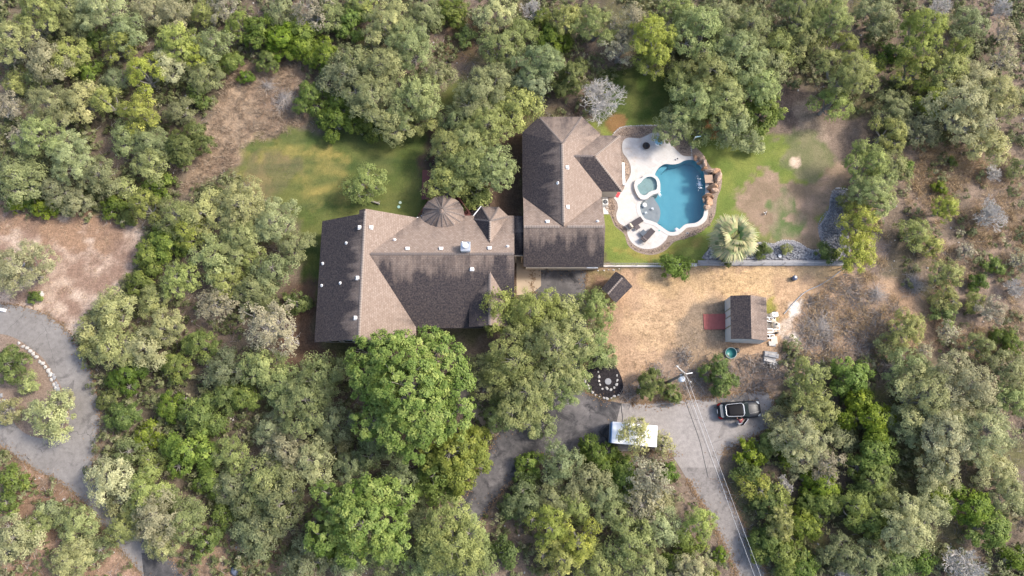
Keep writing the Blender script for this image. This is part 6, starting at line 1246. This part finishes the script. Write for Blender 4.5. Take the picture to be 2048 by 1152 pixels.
N = 5200; x = rng.uniform(-72, 72, N); y = rng.uniform(-16, 62, N); o_ = ~blocked(x, y, .2); fp = np.stack([x[o_], y[o_], np.zeros(o_.sum())], 1)
sc2 = pts_in([gz[16], gz[17]], 3, 61, .46); sticks('fallen_twigs', sc2, 9, 1.0, .022, M_twig, .4, 62, .22)
sticks('fallen_twigs', fp, 5, .8, .018, M_twig, .5, 21, .18)
for (px, py, r_, n_), lab in (((1640, 655, 50, 900), 'large heap of grey cut brush right of the pale bare soil'), ((1752, 590, 22, 160), 'small tangle of grey brush right of the large heap'), ((1785, 735, 26, 200), 'grey brush tangle above the pale oaks'), ((570, 200, 36, 330), 'flattened grey brush on the right side of the weedy clearing'), ((535, 172, 16, 90), 'small bluish grey brush patch on the weedy clearing'), ((1645, 735, 20, 60), 'sparse sticks below the large brush heap'), ((1828, 570, 28, 220), 'dark fallen branches by the tan scrub middle right')):
    c = P(px, py, .2); t = thing('brush_pile', lab, 'brush pile', (c.x, c.y, 0)); rp_ = r_ * PXM(py); rr = random.Random(px); mb = MB()
    for _ in range(n_):
        a = rr.uniform(0, 6.28); d = abs(rr.gauss(0, .42)) * rp_; az = rr.uniform(0, 6.28); l = rr.uniform(.4, 1.7); p0 = Vector((math.cos(a) * d, math.sin(a) * d, rr.uniform(.02, .5) * max(.1, 1 - d / rp_))); dv = Vector((math.cos(az), math.sin(az), rr.gauss(0, .12))) * l
        q_ = p0 + dv * .5 + Vector((rr.gauss(0, .08), rr.gauss(0, .08), .03)); mb.tube(p0, q_, .02, .014, 3, cap=False); mb.tube(q_, p0 + dv, .014, .006, 3, cap=False)
    mb.build('twigs', M_twig, t)['kind'] = 'stuff'; mb = MB()
    for _ in range(6):
        a = rr.uniform(0, 6.28); az = rr.uniform(0, 6.28); p0 = Vector((math.cos(a), math.sin(a), .0)) * rp_ * .3 + Vector((0, 0, .3)); dv = Vector((math.cos(az), math.sin(az), .05)) * rp_ * rr.uniform(.5, .9); mb.tube(p0 - dv * .5, p0 + dv * .5, .045, .02, 5)
    mb.build('branches', M_bark, t)['kind'] = 'stuff'
# dry leaves blown along the paving edges
def edge_leaves(name, loops, n, seed):
    rng = np.random.default_rng(seed); C = []
    for lp in loops:
        a = np.array(lp); b = np.roll(a, -1, 0); L = np.linalg.norm(b - a, axis=1); pr = L / L.sum(); k = rng.choice(len(a), n, p=pr); t_ = rng.random((n, 1)); p = a[k] * (1 - t_) + b[k] * t_
        C.append(np.concatenate([p + rng.normal(0, 1, (n, 2)) * (.10 + .5 * rng.random((n, 1)) ** 2), np.full((n, 1), .035)], 1))
    C = np.concatenate(C); C = C[(np.abs(C[:, 0]) < 75) & (C[:, 1] > -20)]; jn = W([(1345, 915), (1450, 912), (1450, 955), (1350, 955)]); j2 = W([(1222, 800), (1262, 800), (1262, 915), (1222, 915)]); C = C[(sdpoly(C[:, 0], C[:, 1], jn) < -.1) & (sdpoly(C[:, 0], C[:, 1], j2) < 0)]; D = np.tile([[0, 0, 1.]], (len(C), 1)); Q, v = leaves_at(rng, C, D, 2, .06, .085, 2.0); Q[:, :, 2] = np.clip(Q[:, :, 2], .026, .08)
    tag(link(bpy.data.objects.new(name, quads_mesh(name, Q, M_litter, v))), kind='stuff')
M_litter = leaf_mat('dry_leaves', (.12, .075, .04), (.24, .15, .08), (.36, .25, .15), .1)
edge_leaves('fallen_leaves', [W(road_l), W(drive_r), W(drive_w), W(drive_d), ISL], 3000, 8)
# leafy litter stones in the wild ground
N = 1500; x = rng.uniform(-70, 70, N); y = rng.uniform(-16, 60, N); o_ = ~blocked(x, y, .3); mb = MB(); rr = random.Random(4)
for a, b in zip(x[o_], y[o_]): s_ = rr.uniform(.06, .26); mb.box((a, b, s_ * .15), (s_, s_ * rr.uniform(.6, 1), s_ * .45), rr.uniform(0, 3), 0, .6)
tag(mb.build('loose_stones', M_stoneW), kind='stuff')
# ------------------------------------------------------------------ log by the lone lawn tree
pt = P(748, 404, .15); t = thing('log', 'short grey log with roots lying beside the small lawn tree', 'log', pt, -.35); MB().tube((-.7, 0, 0), (.7, 0, .05), .13, .1, 8).build('trunk', M_bark, t); MB().tube((.3, 0, 0), (.7, .35, .1), .05, .02, 5).build('stub', M_bark, t)
